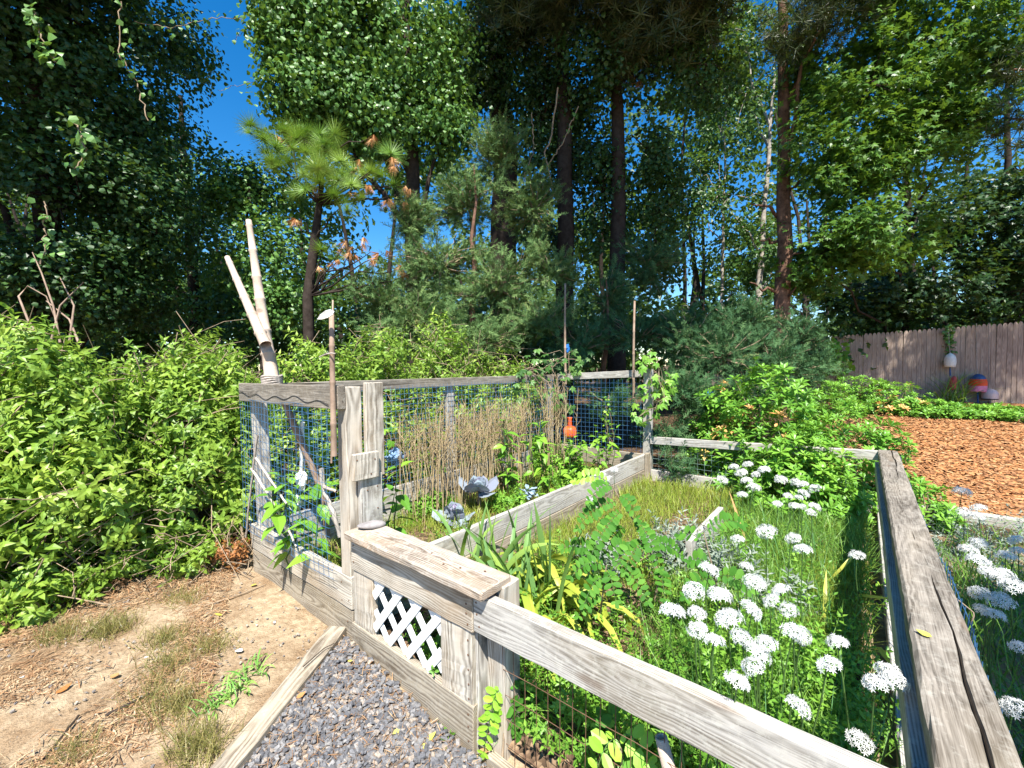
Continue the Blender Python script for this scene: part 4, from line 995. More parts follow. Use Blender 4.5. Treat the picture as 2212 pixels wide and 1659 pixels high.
def bush(name, label, c, rad, n, size, mat, cat='shrub', group=None, tpl=None, stems=14, low=0.15, face=None, twigs=60, updir=0.55, hang=0.0):
    """a shrub: shoots over an uneven dome, with stems and dry twigs inside"""
    tpl = tpl or SHOOT; c = np.array(c, float); rad = np.array(rad, float)
    e = empty(name, (c[0], c[1], float(gz(c[0], c[1]))), label, cat, group)
    d = rng.normal(size=(n * 2, 3)); d[:, 2] = np.abs(d[:, 2]) * 1.0 - low; d /= np.linalg.norm(d, axis=1)[:, None]
    if face is not None:
        f_ = np.array(face, float); d = d[(d @ f_) > -0.35]
    d = d[:n]; n = len(d)
    lump = 1 + 0.16 * vnoise(d * 2.1 + c, 1.0) * 1.6
    r = np.clip(1 - np.abs(rng.normal(0, 0.20, n)), 0.35, 1.06) * lump
    zb = gz(c[0], c[1])
    P = np.array([c[0], c[1], zb]) + d * r[:, None] * rad
    P[:, 2] = np.maximum(P[:, 2], zb + 0.05 + 0.15 * rng.random(n))
    if rad[2] > 1.2:
        kk = rng.random(n) < np.clip((P[:, 2] - zb) / 0.6, 0.18, 1); P, d = P[kk], d[kk]; n = len(P)
    out = d / rad; out /= np.linalg.norm(out, axis=1)[:, None]
    tip = out + HU * (updir - hang) + rng.normal(0, 0.45, (n, 3)); nrm = rng.normal(size=(n, 3))
    s = rng.uniform(0.7, 1.2, n) * size
    tipn = tip / np.linalg.norm(tip, axis=1)[:, None]
    o = link('foliage', cloud_mesh('foliage', tpl, P - tipn * s[:, None] * 0.6, frames(nrm, tip), s, 0.5 + 0.5 * vnoise(P, 1.7)), e, mat); o['kind'] = 'stuff'
    T = Tubes(); b = np.array([c[0], c[1], zb - 0.05])
    for i in range(stems):
        k = rng.integers(0, n); q = P[k]; s0 = b + np.array([rng.normal(0, rad[0] * 0.3), rng.normal(0, rad[1] * 0.3), 0])
        T.add(bent(s0, q, 7, 0.14), np.linspace(0.011, 0.003, 7), 5)
    for i in range(twigs):
        k = rng.integers(0, n); q = P[k]; v = rng.normal(0, 0.16, 3); T.add(bent(q - out[k] * 0.12 * rad.min() + v, q + out[k] * 0.03 - v, 4, 0.2), np.linspace(0.004, 0.002, 4), 4)
    o = T.build('twigs', M['twig'], e)
    if o: o['kind'] = 'stuff'
    return e
HG = 'shrubs of the hedge along the left'
for lab, c, rad, n in (
    ('hedge shrub at the left edge of the picture nearest the camera', (-2.35, -1.55, 0), (0.78, 0.6, 1.62), 900),
    ('hedge shrub in the middle of the lit left hedge with bare twigs low down', (-2.40, -0.85, 0), (0.85, 0.6, 1.70), 1150),
    ('hedge shrub just left of the tall mesh panel', (-2.45, -0.05, 0), (0.85, 0.65, 1.68), 1150),
    ('hedge shrub seen through the tall mesh panel', (-2.20, 0.85, 0), (0.72, 0.65, 1.72), 900),
    ('hedge shrub behind the two leaning bamboo poles', (-2.45, 1.75, 0), (0.85, 0.7, 1.95), 700),
    ('yellowish tall hedge shrub behind the thin bamboo cane', (-2.30, 2.75, 0), (0.8, 0.7, 2.05), 750),
    ('last hedge shrub before the cedar', (-2.15, 3.8, 0), (0.75, 0.7, 1.75), 600),
    ('rear hedge shrub rising behind the left edge', (-3.3, -1.1, 0), (0.8, 0.9, 1.75), 600),
    ('rear hedge shrub rising behind the middle of the hedge', (-3.4, 0.3, 0), (0.8, 0.9, 1.80), 600)):
    bush('hedge_shrub', lab, c, rad, n, 0.20, L['hedge'], 'shrub', HG, stems=20, twigs=110, face=(0.75, -0.5, 0.2), tpl=SHOOT if (c[1] < 0.5 and c[0] > -3) else SHOOT_FAR)
c = on_z(310, 1240, 0.0)
bush('yellow_sapling', 'small bright yellow-green sapling at the foot of the hedge', (c[0] - 0.05, c[1], 0), (0.16, 0.16, 0.26), 60, 0.13, L['yellow_shrub'], 'shrub', None, stems=5, twigs=0)
for px, py, lab in ((60, 1330, 'leafy runner lying on the sand at the far left'), (160, 1290, 'low leafy sprig in front of the hedge twigs'), (420, 1230, 'low leafy sprig right of the yellow sapling'), (30, 1250, 'low leafy sprig at the left edge')):
    c = on_z(px, py, 0); bush('leafy_runner', lab, (c[0], c[1], 0), (0.28, 0.2, 0.12), 45, 0.16, L['hedge'], 'plant', 'sprigs at the foot of the hedge', stems=5, twigs=6)
T = Tubes(); e = empty('brush_pile', tuple(on_z(180, 1200, 0)), 'tangle of dry pale twigs under the hedge', 'twigs')
for i in range(300):
    p = on_z(rng.uniform(-60, 420), rng.uniform(1120, 1310), 0.0) + np.array([rng.uniform(-0.45, -0.05), 0, rng.uniform(0.02, 0.5)])
    a = rng.uniform(0, 6.28); l = rng.uniform(0.1, 0.4); v = np.array([math.cos(a), math.sin(a), rng.normal(0, 0.35)]) * l
    T.add(bent(p - v / 2, p + v / 2, 5, 0.1), np.linspace(0.0035, 0.0015, 5), 4)
o = T.build('twigs', M['twig'], e); o['kind'] = 'stuff'

c = on_z(505, 1225, 0.0)
bush('dead_fern', 'rusty dead fern patch at the left foot of the tall panel', (c[0] - 0.05, c[1] - 0.02, 0), (0.2, 0.15, 0.07), 40, 0.10, L['rust'], 'plant', None, stems=6, twigs=20, updir=0.1)

# ------------------------------------------------------------------ picket fence and buoys
NUMW = ['first', 'second', 'third', 'fourth', 'fifth', 'sixth', 'seventh', 'eighth', 'ninth', 'tenth', 'eleventh', 'twelfth', 'thirteenth', 'fourteenth', 'fifteenth', 'sixteenth', 'seventeenth', 'eighteenth', 'nineteenth', 'twentieth',
        'twenty-first', 'twenty-second', 'twenty-third', 'twenty-fourth', 'twenty-fifth', 'twenty-sixth', 'twenty-seventh', 'twenty-eighth', 'twenty-ninth', 'thirtieth']
FA = at(2191, 880, 9.7); FD = -0.89 * HR + 0.45 * HF; FD /= np.linalg.norm(FD); FN = np.array([-FD[1], FD[0], 0]); FN = FN if FN @ HF < 0 else -FN
def fence_pt(px, py, off=0.0):
    d = ray(px, py); t = ((FA + FN * off - CAM) @ FN) / (d @ FN); return CAM + d * t
def fence_top(s): return 2.31 + (2.11 - 2.31) * s / 3.83
pk = empty('picket_fence', (FA[0], FA[1], 0.4), 'brown-grey wooden picket fence behind the orange mulch', 'fence')
pw, ph, pt = 0.081, 2.1, 0.018
prof = np.array([(-pw / 2, 0), (pw / 2, 0), (pw / 2, ph - 0.07), (pw * 0.40, ph - 0.035), (pw * 0.22, ph - 0.008), (0, ph), (-pw * 0.22, ph - 0.008), (-pw * 0.40, ph - 0.035), (-pw / 2, ph - 0.07)])
V = np.concatenate([np.column_stack([prof[:, 1] - ph / 2, np.full(9, s * pt / 2), prof[:, 0]]) for s in (-1, 1)])
PICK = raw_mesh('picket', V, [np.array([list(range(9)), list(range(17, 8, -1))]), np.array([(i, 9 + i, 9 + (i + 1) % 9, (i + 1) % 9) for i in range(9)])])
PICK.materials.append(M['picket'])
s = -1.6
while s < 6.2:
    p = FA + FD * s; z = fence_top(s) + rng.normal(0, 0.006)
    X = Vector((rng.normal(0, 0.004), rng.normal(0, 0.004), 1)).normalized(); Zv = Vector(FD); Zv = (Zv - X * Zv.dot(X)).normalized(); Yv = Zv.cross(X)
    c = np.array([p[0], p[1], z - ph / 2]) + FN * rng.normal(0, 0.003)
    link('picket', PICK, pk, None, Matrix(((X.x, Yv.x, Zv.x, c[0]), (X.y, Yv.y, Zv.y, c[1]), (X.z, Yv.z, Zv.z, c[2]), (0, 0, 0, 1))))
    s += 0.0855
for dz in (0.35, 1.6):
    a_ = FA - FD * 1.6 - FN * 0.035; b_ = FA + FD * 6.2 - FN * 0.035
    board('rail', (a_[0], a_[1], fence_top(-1.6) - dz), (b_[0], b_[1], fence_top(6.2) - dz), 0.09, 0.04, ZU, M['picket'], pk)
for s in (-1.5, 0.9, 3.3, 5.7):
    q_ = FA + FD * s - FN * 0.10; board('post', (q_[0], q_[1], 0), (q_[0], q_[1], fence_top(s) - 0.08), 0.09, 0.09, tuple(FD), M['picket'], pk)

M['buoy_white'] = plain('buoy_white', (0.78, 0.76, 0.70), 0.5, 0.3, 0.1, 14)
M['buoy_red'] = plain('buoy_red', (0.60, 0.10, 0.08), 0.55, 0.3, 0.2, 16)
M['buoy_orange'] = plain('buoy_orange', (0.80, 0.10, 0.02), 0.5, 0.3, 0.15, 16)
M['buoy_pink'] = plain('buoy_pink', (0.75, 0.25, 0.42), 0.5, 0.3, 0.12, 16)
M['buoy_blue'] = plain('buoy_blue', (0.04, 0.10, 0.25), 0.5, 0.3, 0.2, 16)
M['buoy_blush'] = plain('buoy_blush', (0.72, 0.55, 0.52), 0.5, 0.3, 0.1, 16)
M['buoy_dark'] = plain('buoy_dark', (0.03, 0.03, 0.035), 0.5, 0.3, 0.1, 16)
def buoy(label, px, py0, py1, w, bands, shape, tilt=(0, 0, 1), stick=None):
    top = fence_pt(px, py0, 0.16); bot = fence_pt(px, py1, 0.16); h = top[2] - bot[2]; dep = (top - CAM) @ FW; r = w / 2 * dep / FPX
    e = empty('fishing_buoy', tuple(bot), label, 'buoy', 'buoys hung on the picket fence')
    for nm, z0_, z1_, mat in bands:
        prof = []
        for t in np.linspace(z0_, z1_, 7):
            prof.append((r * shape(t), t * h))
        if z0_ == 0: prof.insert(0, (0.001, 0.0))
        if z1_ == 1: prof.append((0.001, h * 1.002))
        lathe(nm, prof, mat, e, 20, tuple(bot), tilt)
    T = Tubes(); T.add([top + np.array([0, 0, -0.01]), top + np.array([0, 0, 0.2]) - FN * 0.05, np.array([top[0], top[1], fence_top(0)]) - FN * 0.13], 0.008, 5); T.build('rope', M['rope'], e)
    if stick:
        T = Tubes(); T.add([bot, bot + np.array([0.01, 0, -stick])], 0.014, 6); T.build('spindle', stick_mat, e)
stick_mat = plain('spindle_paint', (0.03, 0.12, 0.35), 0.6)
bullet = lambda t: math.sqrt(max(0.0, 1 - max(0, (t - 0.35) / 0.65) ** 2.2)) * 0.98 + 0.02 if t > 0.35 else 0.90 + 0.1 * (t / 0.35)
dome = lambda t: math.sqrt(max(0.0, 1 - max(0, (t - 0.45) / 0.56) ** 2)) if t > 0.45 else 0.94 + 0.06 * t / 0.45
buoy('white bullet-shaped buoy hanging highest on the picket fence', 2052, 762, 793, 20, [('body', 0, 1, M['buoy_white'])], bullet, stick=0.2)
buoy('faded red buoy tilted among strappy leaves by the fence', 2055, 812, 842, 17, [('body', 0, 1, M['buoy_red'])], lambda t: 0.85 - 0.35 * t if t < 0.95 else 0.2, (0.15, 0, 1))
buoy('striped buoy with blue top, orange middle and pink base', 2112, 808, 846, 29, [('pink_band', 0, 0.34, M['buoy_pink']), ('orange_band', 0.34, 0.72, M['buoy_orange']), ('blue_band', 0.72, 1, M['buoy_blue'])], dome, stick=0.28)
buoy('pale pink dome-shaped buoy hanging lowest at the right', 2138, 840, 863, 27, [('dark_base', 0, 0.1, M['buoy_dark']), ('body', 0.1, 1, M['buoy_blush'])], dome)

# ------------------------------------------------------------------ rosette-leaved shrubs
def rosette_tpl(n=10):
    lf = leaf_tpl(0.38, ((0, 0), (0.62, 1.0), (1.0, 0)), 0.2, 0.25); parts = []
    for i in range(n):
        a = i * 2.39996; el = 0.15 + 0.95 * (i / n); k = 1.0 - 0.35 * i / n
        d = np.array([math.cos(a) * math.cos(el), math.sin(a) * math.cos(el), math.sin(el)])
        nn = np.array([-math.cos(a) * math.sin(el), -math.sin(a) * math.sin(el), math.cos(el)])
        fr = frames(nn[None], d[None])[0]; parts.append(((lf[0] * k) @ fr.T + np.array([0, 0, 0.05 * i / n]), lf[1], np.full(len(lf[0]), rng.random())))
    for k in range(5):     # older leaves along the stem below
        a = k * 1.9; z = -0.35 - 0.22 * k
        d = np.array([math.cos(a), math.sin(a), -0.25]); fr = frames(np.array([[0.2 * math.cos(a), 0.2 * math.sin(a), 1.0]]), d[None])[0]
        parts.append(((lf[0] * 0.8) @ fr.T + np.array([0, 0, z]), lf[1], np.full(len(lf[0]), rng.random())))
    st = np.array([(-0.03, 0, 0), (0.03, 0, 0), (0, 0.04, 0), (0, 0, -1.8)]); parts.append((st, np.array([(0, 1, 3), (1, 2, 3), (2, 0, 3)]), np.full(4, 0.0)))
    return merge_tpl(parts)
ROS = rosette_tpl()

def rosette_shrub(label, c, rad, n, size, mats=(('foliage', 1.0, 'rosette'),), group='rosette-leaved shrubs round the mulch', name='rosette_shrub', cat='shrub'):
    c = np.array(c, float); rad = np.array(rad, float); zb = float(gz(c[0], c[1]))
    e = empty(name, (c[0], c[1], zb), label, cat, group)
    d = rng.normal(size=(n, 3)); d[:, 2] = np.abs(d[:, 2]) - 0.1; d /= np.linalg.norm(d, axis=1)[:, None]
    lump = 1 + 0.28 * vnoise(d * 1.9 + c, 1.0)
    P = np.array([c[0], c[1], zb]) + d * (np.clip(1 - np.abs(rng.normal(0, 0.17, n)), 0.4, 1.05) * lump)[:, None] * rad
    P[:, 2] = np.maximum(P[:, 2], zb + size * (0.6 + rng.random(n)))
    out = d / rad; out /= np.linalg.norm(out, axis=1)[:, None]
    nrm = out * 0.6 + HU * 0.9 + rng.normal(0, 0.3, (n, 3))
    fr = frames(nrm, rng.normal(size=(n, 3))); s = rng.uniform(0.6, 1.15, n) * size; cl = 0.5 + 0.5 * vnoise(P, 1.9)
    k0 = 0
    for nm, share, mk in mats:
        k1 = min(n, k0 + int(round(n * share))); sel = slice(k0, k1)
        o = link(nm, cloud_mesh(nm, ROS, P[sel], fr[sel], s[sel], cl[sel]), e, L[mk]); o['kind'] = 'stuff'; k0 = k1
    T = Tubes(); b = np.array([c[0], c[1], zb - 0.05])
    for i in range(26):
        k = rng.integers(0, n); T.add(bent(b + np.array([rng.normal(0, rad[0] * .35), rng.normal(0, rad[1] * .35), 0]), P[k], 6, 0.12), np.linspace(0.008, 0.003, 6), 4)
    T.build('twigs', M['twig'], e)['kind'] = 'stuff'
rosette_shrub('broad lime-green shrub spilling over the low back rail', (1.15, 4.45, 0), (0.85, 0.6, 1.36), 560, 0.11, (('foliage', 0.93, 'rosette'), ('dry_leaves', 0.07, 'rosette_dry')))
rosette_shrub('rounded green shrub filling the back right corner of the low bed', (1.62, 3.68, 0), (0.55, 0.5, 0.85), 330, 0.105)
rosette_shrub('green shrub behind the corner where the cracked rail ends', (1.95, 4.75, 0), (0.6, 0.55, 1.05), 300, 0.105)
rosette_shrub('low shrub poking out beside the far end of the cracked rail', (2.50, 4.02, 0), (0.22, 0.30, 0.42), 60, 0.095)
rosette_shrub('yellowing shrub in front of the blue-green cedar', (0.70, 4.75, 0), (0.5, 0.45, 0.95), 220, 0.105, (('foliage', 0.75, 'rosette'), ('dry_leaves', 0.25, 'rosette_dry')))
for i, (px, py, dep, rx, rz, n, lab) in enumerate((
    (1850, 880, 8.6, 0.7, 0.75, 200, 'shrub where the picket fence meets the cedar'), (1925, 880, 8.2, 0.75, 0.62, 220, 'orange-tipped shrub below the dappled fence'),
    (2010, 895, 7.8, 0.7, 0.33, 190, 'low shrub left of the red buoy'), (2095, 900, 7.6, 0.65, 0.25, 170, 'low shrub under the striped buoy'),
    (2180, 910, 7.2, 0.6, 0.27, 150, 'low shrub at the right edge below the fence'), (1790, 860, 8.3, 0.6, 0.7, 150, 'shrub at the far edge of the mulch behind the lime-green one'))):
    c = at(px, py, dep)
    rosette_shrub(lab, (c[0], c[1], 0), (rx, 0.5, rz), n, 0.10, (('foliage', 0.85, 'rosette'), ('dry_leaves', 0.15, 'rosette_dry')) if i == 1 else (('foliage', 1.0, 'rosette'),))

# ------------------------------------------------------------------ grass and weeds in the beds
L['grass'] = leaf_mat('bed_grass', greens((0.10, 0.17, 0.025), (0.20, 0.28, 0.035), (0.34, 0.38, 0.06), (0.55, 0.47, 0.16)), 0.3, (0.35, 0.4, 0.04), gain=1.2)
L['grass_dark'] = leaf_mat('long_grass', greens((0.05, 0.11, 0.02), (0.09, 0.19, 0.03), (0.16, 0.27, 0.04), (0.30, 0.32, 0.08)), 0.3)
L['dry_grass'] = leaf_mat('dry_tuft', greens((0.10, 0.11, 0.025), (0.17, 0.17, 0.045), (0.34, 0.28, 0.10)), 0.25, (0.35, 0.3, 0.08), gain=1.1)
L['crab'] = leaf_mat('crabgrass', greens((0.06, 0.16, 0.03), (0.12, 0.25, 0.05), (0.20, 0.33, 0.07)), 0.3)
L['weed'] = leaf_mat('weed_leaf', greens((0.05, 0.14, 0.02), (0.10, 0.22, 0.025), (0.18, 0.32, 0.04), (0.30, 0.38, 0.06)), 0.3)
L['big'] = leaf_mat('broad_leaf', greens((0.06, 0.16, 0.02), (0.11, 0.25, 0.025), (0.20, 0.36, 0.035)), 0.35, rough=0.4)
L['locust'] = leaf_mat('locust_leaflet', greens((0.03, 0.115, 0.014), (0.055, 0.17, 0.02), (0.11, 0.26, 0.03)), 0.25, rough=0.6, spec=0.15, gain=1.1)
L['lime'] = leaf_mat('lime_leaflet', greens((0.12, 0.27, 0.03), (0.18, 0.36, 0.03), (0.26, 0.45, 0.04)), 0.35)
L['iris'] = leaf_mat('iris_blade', greens((0.06, 0.14, 0.05), (0.11, 0.21, 0.06), (0.20, 0.30, 0.06)), 0.25, rough=0.45)
L['iris_lime'] = leaf_mat('yellowing_iris_blade', greens((0.26, 0.37, 0.05), (0.40, 0.48, 0.06), (0.55, 0.55, 0.10)), 0.3, (0.5, 0.5, 0.05), gain=1.0)
L['silver'] = leaf_mat('silver_leaf', greens((0.16, 0.21, 0.16), (0.25, 0.30, 0.24), (0.36, 0.40, 0.33)), 0.15, (0.4, 0.45, 0.35), 0.7, 0.1, gain=1.0)
L['petal'] = leaf_mat('white_petal', greens((0.76, 0.76, 0.70), (0.82, 0.82, 0.79), (0.85, 0.85, 0.84)), 0.25, (0.8, 0.8, 0.75), 0.6, 0.2, gain=1.0)
L['cabbage'] = leaf_mat('cabbage_leaf', greens((0.15, 0.12, 0.21), (0.22, 0.24, 0.31), (0.34, 0.42, 0.45)), 0.15, (0.25, 0.2, 0.3), 0.6, 0.2, clump=0.2, gain=1.0)
L['cabbage_heart'] = leaf_mat('cabbage_heart', greens((0.12, 0.06, 0.17), (0.22, 0.15, 0.30), (0.38, 0.36, 0.48)), 0.1, (0.2, 0.08, 0.25), 0.6, 0.2, gain=1.0)
L['kale'] = leaf_mat('kale_leaf', greens((0.16, 0.24, 0.30), (0.25, 0.34, 0.42), (0.36, 0.45, 0.52)), 0.12, (0.25, 0.35, 0.4), 0.7, 0.1, gain=1.0)
L['creeper'] = leaf_mat('creeper_leaf', greens((0.06, 0.16, 0.025), (0.11, 0.24, 0.03), (0.2, 0.34, 0.05)), 0.33)
L['straw'] = solid_rnd_mat('straw_stalk', [(0.0, (0.30, 0.21, 0.12)), (0.5, (0.48, 0.36, 0.20)), (1.0, (0.60, 0.49, 0.29))], 0.85, 0.1)
L['fallen'] = leaf_mat('fallen_yellow_leaf', greens((0.55, 0.50, 0.06), (0.62, 0.58, 0.10), (0.66, 0.62, 0.2)), 0.2, (0.6, 0.55, 0.1), gain=1.0)
L['fallen_orange'] = leaf_mat('fallen_orange_leaf', greens((0.42, 0.17, 0.05), (0.52, 0.25, 0.09), (0.55, 0.32, 0.14)), 0.2, (0.5, 0.25, 0.08), gain=1.0)

def bed_pts(n, x0, x1, y0, y1, thr=-0.2, sc=1.6, seed=0.0):
    p = np.column_stack([rng.uniform(x0, x1, n), rng.uniform(y0, y1, n)])
    k = vnoise(np.column_stack([p, np.full(n, seed)]), sc); p = p[k + rng.normal(0, 0.15, n) > thr]
    return np.column_stack([p, gz(p[:, 0], p[:, 1]) + 0.04])
p = bed_pts(15000, -1.24, -0.04, 0.1, 3.88, -0.12)
tag(blades('bed_grass', p, 0.15, L['grass'], None, 0.035, clump=0.5 + 0.5 * vnoise(p, 2.0)), 'yellow-green grass covering the tall bed', 'grass', None, 'stuff')
p = bed_pts(17000, 0.05, 2.12, 1.3, 3.88, -0.18)
tag(blades('bed_grass', p, 0.16, L['grass'], None, 0.035, clump=0.5 + 0.5 * vnoise(p, 2.0)), 'sunny yellow-green grass in the middle of the low bed', 'grass', None, 'stuff')
p = np.concatenate([bed_pts(9000, 1.2, 2.12, 0.2, 3.3, -0.3, 1.6, 3.0), bed_pts(2500, 0.3, 1.3, 0.2, 1.4, 0.0, 1.6, 3.0)])
tag(blades('long_grass', p, 0.26, L['grass_dark'], None, 0.022, (0.5, 1.1, 1.7), 0.35, 0.5 + 0.5 * vnoise(p, 2.0)), 'long arching grass along the cracked right-hand rail', 'grass', None, 'stuff')
p = np.concatenate([bed_pts(8000, 2.42, 4.6, -0.6, 3.0, -0.3, 1.6, 5.0), bed_pts(500, 2.42, 3.6, 3.0, 3.9, 0.05, 1.6, 5.0)])
p[:, 2] = gz(p[:, 0], p[:, 1])
tag(blades('long_grass', p, 0.34, L['grass_dark'], None, 0.022, (0.5, 1.1, 1.7), 0.35, 0.5 + 0.5 * vnoise(p, 2.0)), 'long shaded grass beyond the cracked right-hand rail', 'grass', None, 'stuff')

WEED = shoot_tpl(8, 0.13, 0.5, 0.15, 1.0, ((0, 0), (0.45, 1.0), (1.0, 0)))
def weeds(name, label, pos, size, mat, cat='weeds'):
    n = len(pos); tip = np.tile(HU, (n, 1)) + rng.normal(0, 0.4, (n, 3))
    o = link(name, cloud_mesh(name, WEED, pos, frames(rng.normal(size=(n, 3)), tip), rng.uniform(0.6, 1.3, n) * size, 0.5 + 0.5 * vnoise(pos, 2.2)), None, mat)
    tag(o, label, cat, None, 'stuff')
p = np.concatenate([bed_pts(2300, 0.35, 2.1, 0.12, 1.2, -0.25, 1.8, 9.0), bed_pts(380, 0.9, 2.1, 1.2, 2.6, 0.05, 1.8, 9.0)])
weeds('small_leaved_weeds', 'low small-leaved weeds behind the near front rail', p, 0.24, L['weed'])
p = bed_pts(420, -1.2, -0.05, 0.15, 3.7, 0.0, 1.8, 11.0)
weeds('small_leaved_weeds', 'small-leaved weeds among the grass of the tall bed', p, 0.2, L['weed'])
p = bed_pts(500, 2.45, 3.4, 2.6, 4.2, -0.2, 2.0, 13.0); p[:, 2] = gz(p[:, 0], p[:, 1])
p = p[:160]
weeds('grey_green_weeds', 'grey-green low plants between the rail and the mulch', p, 0.24, L['silver'])
p = bed_pts(160, -1.22, -0.05, 0.3, 3.6, 0.1, 1.8, 17.0)

# dry stalks standing along the hedge side of the tall bed
def stalks(label, spots, h, rad=0.0028):
    c = spots.mean(0); e = empty('dry_stalks', (c[0], c[1], 0.05), label, 'stalks', 'stands of dead stalks in the tall bed')
    T = Tubes()
    for s in spots:
        hh = h * rng.uniform(0.75, 1.1); top = np.array([s[0] + rng.normal(0, 0.05), s[1] + rng.normal(0, 0.05), hh])
        pts = bent((s[0], s[1], 0.03), top, 5, 0.03); T.add(pts, np.linspace(rad * 1.25, rad * 0.7, 5), 4)
        for k in range(rng.integers(4, 9)):
            t = rng.uniform(0.62, 1.0); q = pts[0] + (pts[-1] - pts[0]) * t; a = rng.uniform(0, 6.28); l = rng.uniform(0.05, 0.15)
            T.add([q, q + np.array([math.cos(a) * l * 0.5, math.sin(a) * l * 0.5, l * 0.6]), q + np.array([math.cos(a) * l * 0.6, math.sin(a) * l * 0.6, l])], [rad * 0.7, rad * 0.5, rad * 0.3], 3)
    o = T.build('stalks', None, e); o['kind'] = 'stuff'
    attr(o.data, 'rnd', np.repeat(rng.random(len(o.data.vertices) // 4 + 1), 4)[:len(o.data.vertices)]); attr(o.data, 'clump', np.full(len(o.data.vertices), 0.5)); o.data.materials.append(L['straw'])
sp = np.column_stack([rng.uniform(-1.22, -0.85, 200), rng.uniform(1.15, 2.85, 200)])
stalks('stand of dead straw-coloured stalks against the blue mesh', sp, 1.0, 0.0036)
sp = np.column_stack([rng.normal(-0.85, 0.10, 34), rng.normal(3.15, 0.16, 34)])
stalks('small bunch of dead stalks beside the green creeper', sp, 1.2, 0.0034)

# ------------------------------------------------------------------ broad-leaved plants in the tall bed
BIG = leaf_tpl(0.52, ((0, 0), (0.12, 0.45), (0.3, 0.95), (0.55, 0.9), (0.8, 0.45), (1.0, 0)), 0.22, 0.5)
def broad_plant(label, x, y, h, pairs, ll, stems=2, lean=(0, 0), spread=0.07, z0=0.04, mat='big', group='broad-leaved plants in the tall bed', start=0.35):
    e = empty('broad_leaved_plant', (x, y, z0), label, 'plant', group)
    T = Tubes(); me = None
    for k in range(stems):
        bx, by = x + rng.normal(0, spread), y + rng.normal(0, spread); hh = h * rng.uniform(0.8, 1.05)
        top = np.array([bx + lean[0] + rng.normal(0, 0.05), by + lean[1] + rng.normal(0, 0.05), z0 + hh]); pts = bent((bx, by, z0 - 0.03), top, 8, 0.05)
        T.add(pts, np.linspace(0.006, 0.003, 8), 5)
        a0 = rng.uniform(0, 6.28)
        for i in range(pairs):
            t = start + (1 - start) * i / max(1, pairs - 1); q = pts[0] + (pts[-1] - pts[0]) * t; j = t * 7; q = pts[min(6, int(j))] + (pts[min(7, int(j) + 1)] - pts[min(6, int(j))]) * (j - int(j) if j < 7 else 1)
            for s in (0, math.pi):
                a = a0 + i * 1.57 + s + rng.normal(0, 0.2); el = rng.uniform(-0.2, 0.45) if i < pairs - 1 else rng.uniform(0.3, 0.9)
                d = np.array([math.cos(a) * math.cos(el), math.sin(a) * math.cos(el), math.sin(el)]); n_ = np.array([-math.cos(a) * math.sin(el), -math.sin(a) * math.sin(el), math.cos(el)]) + rng.normal(0, 0.25, 3)
                size = ll * rng.uniform(0.65, 1.1) * (1.0 - 0.35 * (i == pairs - 1))
                me = cloud_mesh('leaf', BIG, (q + d * 0.02)[None], frames(n_[None], d[None]), np.array([size]))
                link('leaf', me, e, L[mat])
    T.build('stem', M['stem_green'], e)
broad_plant('broad-leaved plant pushing its leaves out through the front mesh', -0.66, 0.03, 0.68, 5, 0.155, 5, (0.02, -0.10), 0.06, 0.12)
broad_plant('broad-leaved plant just right of the tall gate post', -0.33, 0.50, 0.72, 4, 0.17, 3, (0.05, 0.0))
broad_plant('leafy plant left of the purple cabbages among grass', -0.95, 0.75, 0.55, 4, 0.12, 3)
broad_plant('tall leafy plant in front of the dead stalks', -0.80, 2.25, 0.85, 6, 0.14, 3, (-0.05, 0))
broad_plant('leafy plant right of the dead stalks with hanging leaves', -0.62, 2.65, 0.78, 6, 0.14, 4)
broad_plant('bushy leafy plant beside the orange jug', -0.40, 3.05, 0.62, 6, 0.12, 5, spread=0.12)
broad_plant('leafy plant near the back corner of the tall bed', -0.30, 3.35, 0.70, 6, 0.11, 5, spread=0.12)
broad_plant('low leafy plant behind the blue kale', -0.35, 2.55, 0.40, 4, 0.13, 3, spread=0.1)

for px, py, zt, rx, n, lb in ((1075, 975, 0.45, 0.2, 110, 'bright leafy weed between the dead stalks and the cabbages'), (1165, 985, 0.55, 0.24, 150, 'bright bushy plant left of the orange jug'), (1225, 1010, 0.5, 0.24, 150, 'dense bright bush below the orange jug'), (1100, 1090, 0.2, 0.18, 70, 'low bright weeds beside the kale'), (900, 1090, 0.22, 0.2, 80, 'low weeds behind the flat stone'), (960, 1010, 0.3, 0.2, 80, 'leafy weeds at the foot of the dead stalks')):
    c = on_z(px, py, zt * 0.5); c[0] = max(c[0], -1.1)
    bush('leafy_weed', lb, (c[0], c[1], 0), (rx, rx, zt), n, 0.15, L['weed'], 'plant', 'leafy weeds in the tall bed', stems=8, twigs=0)

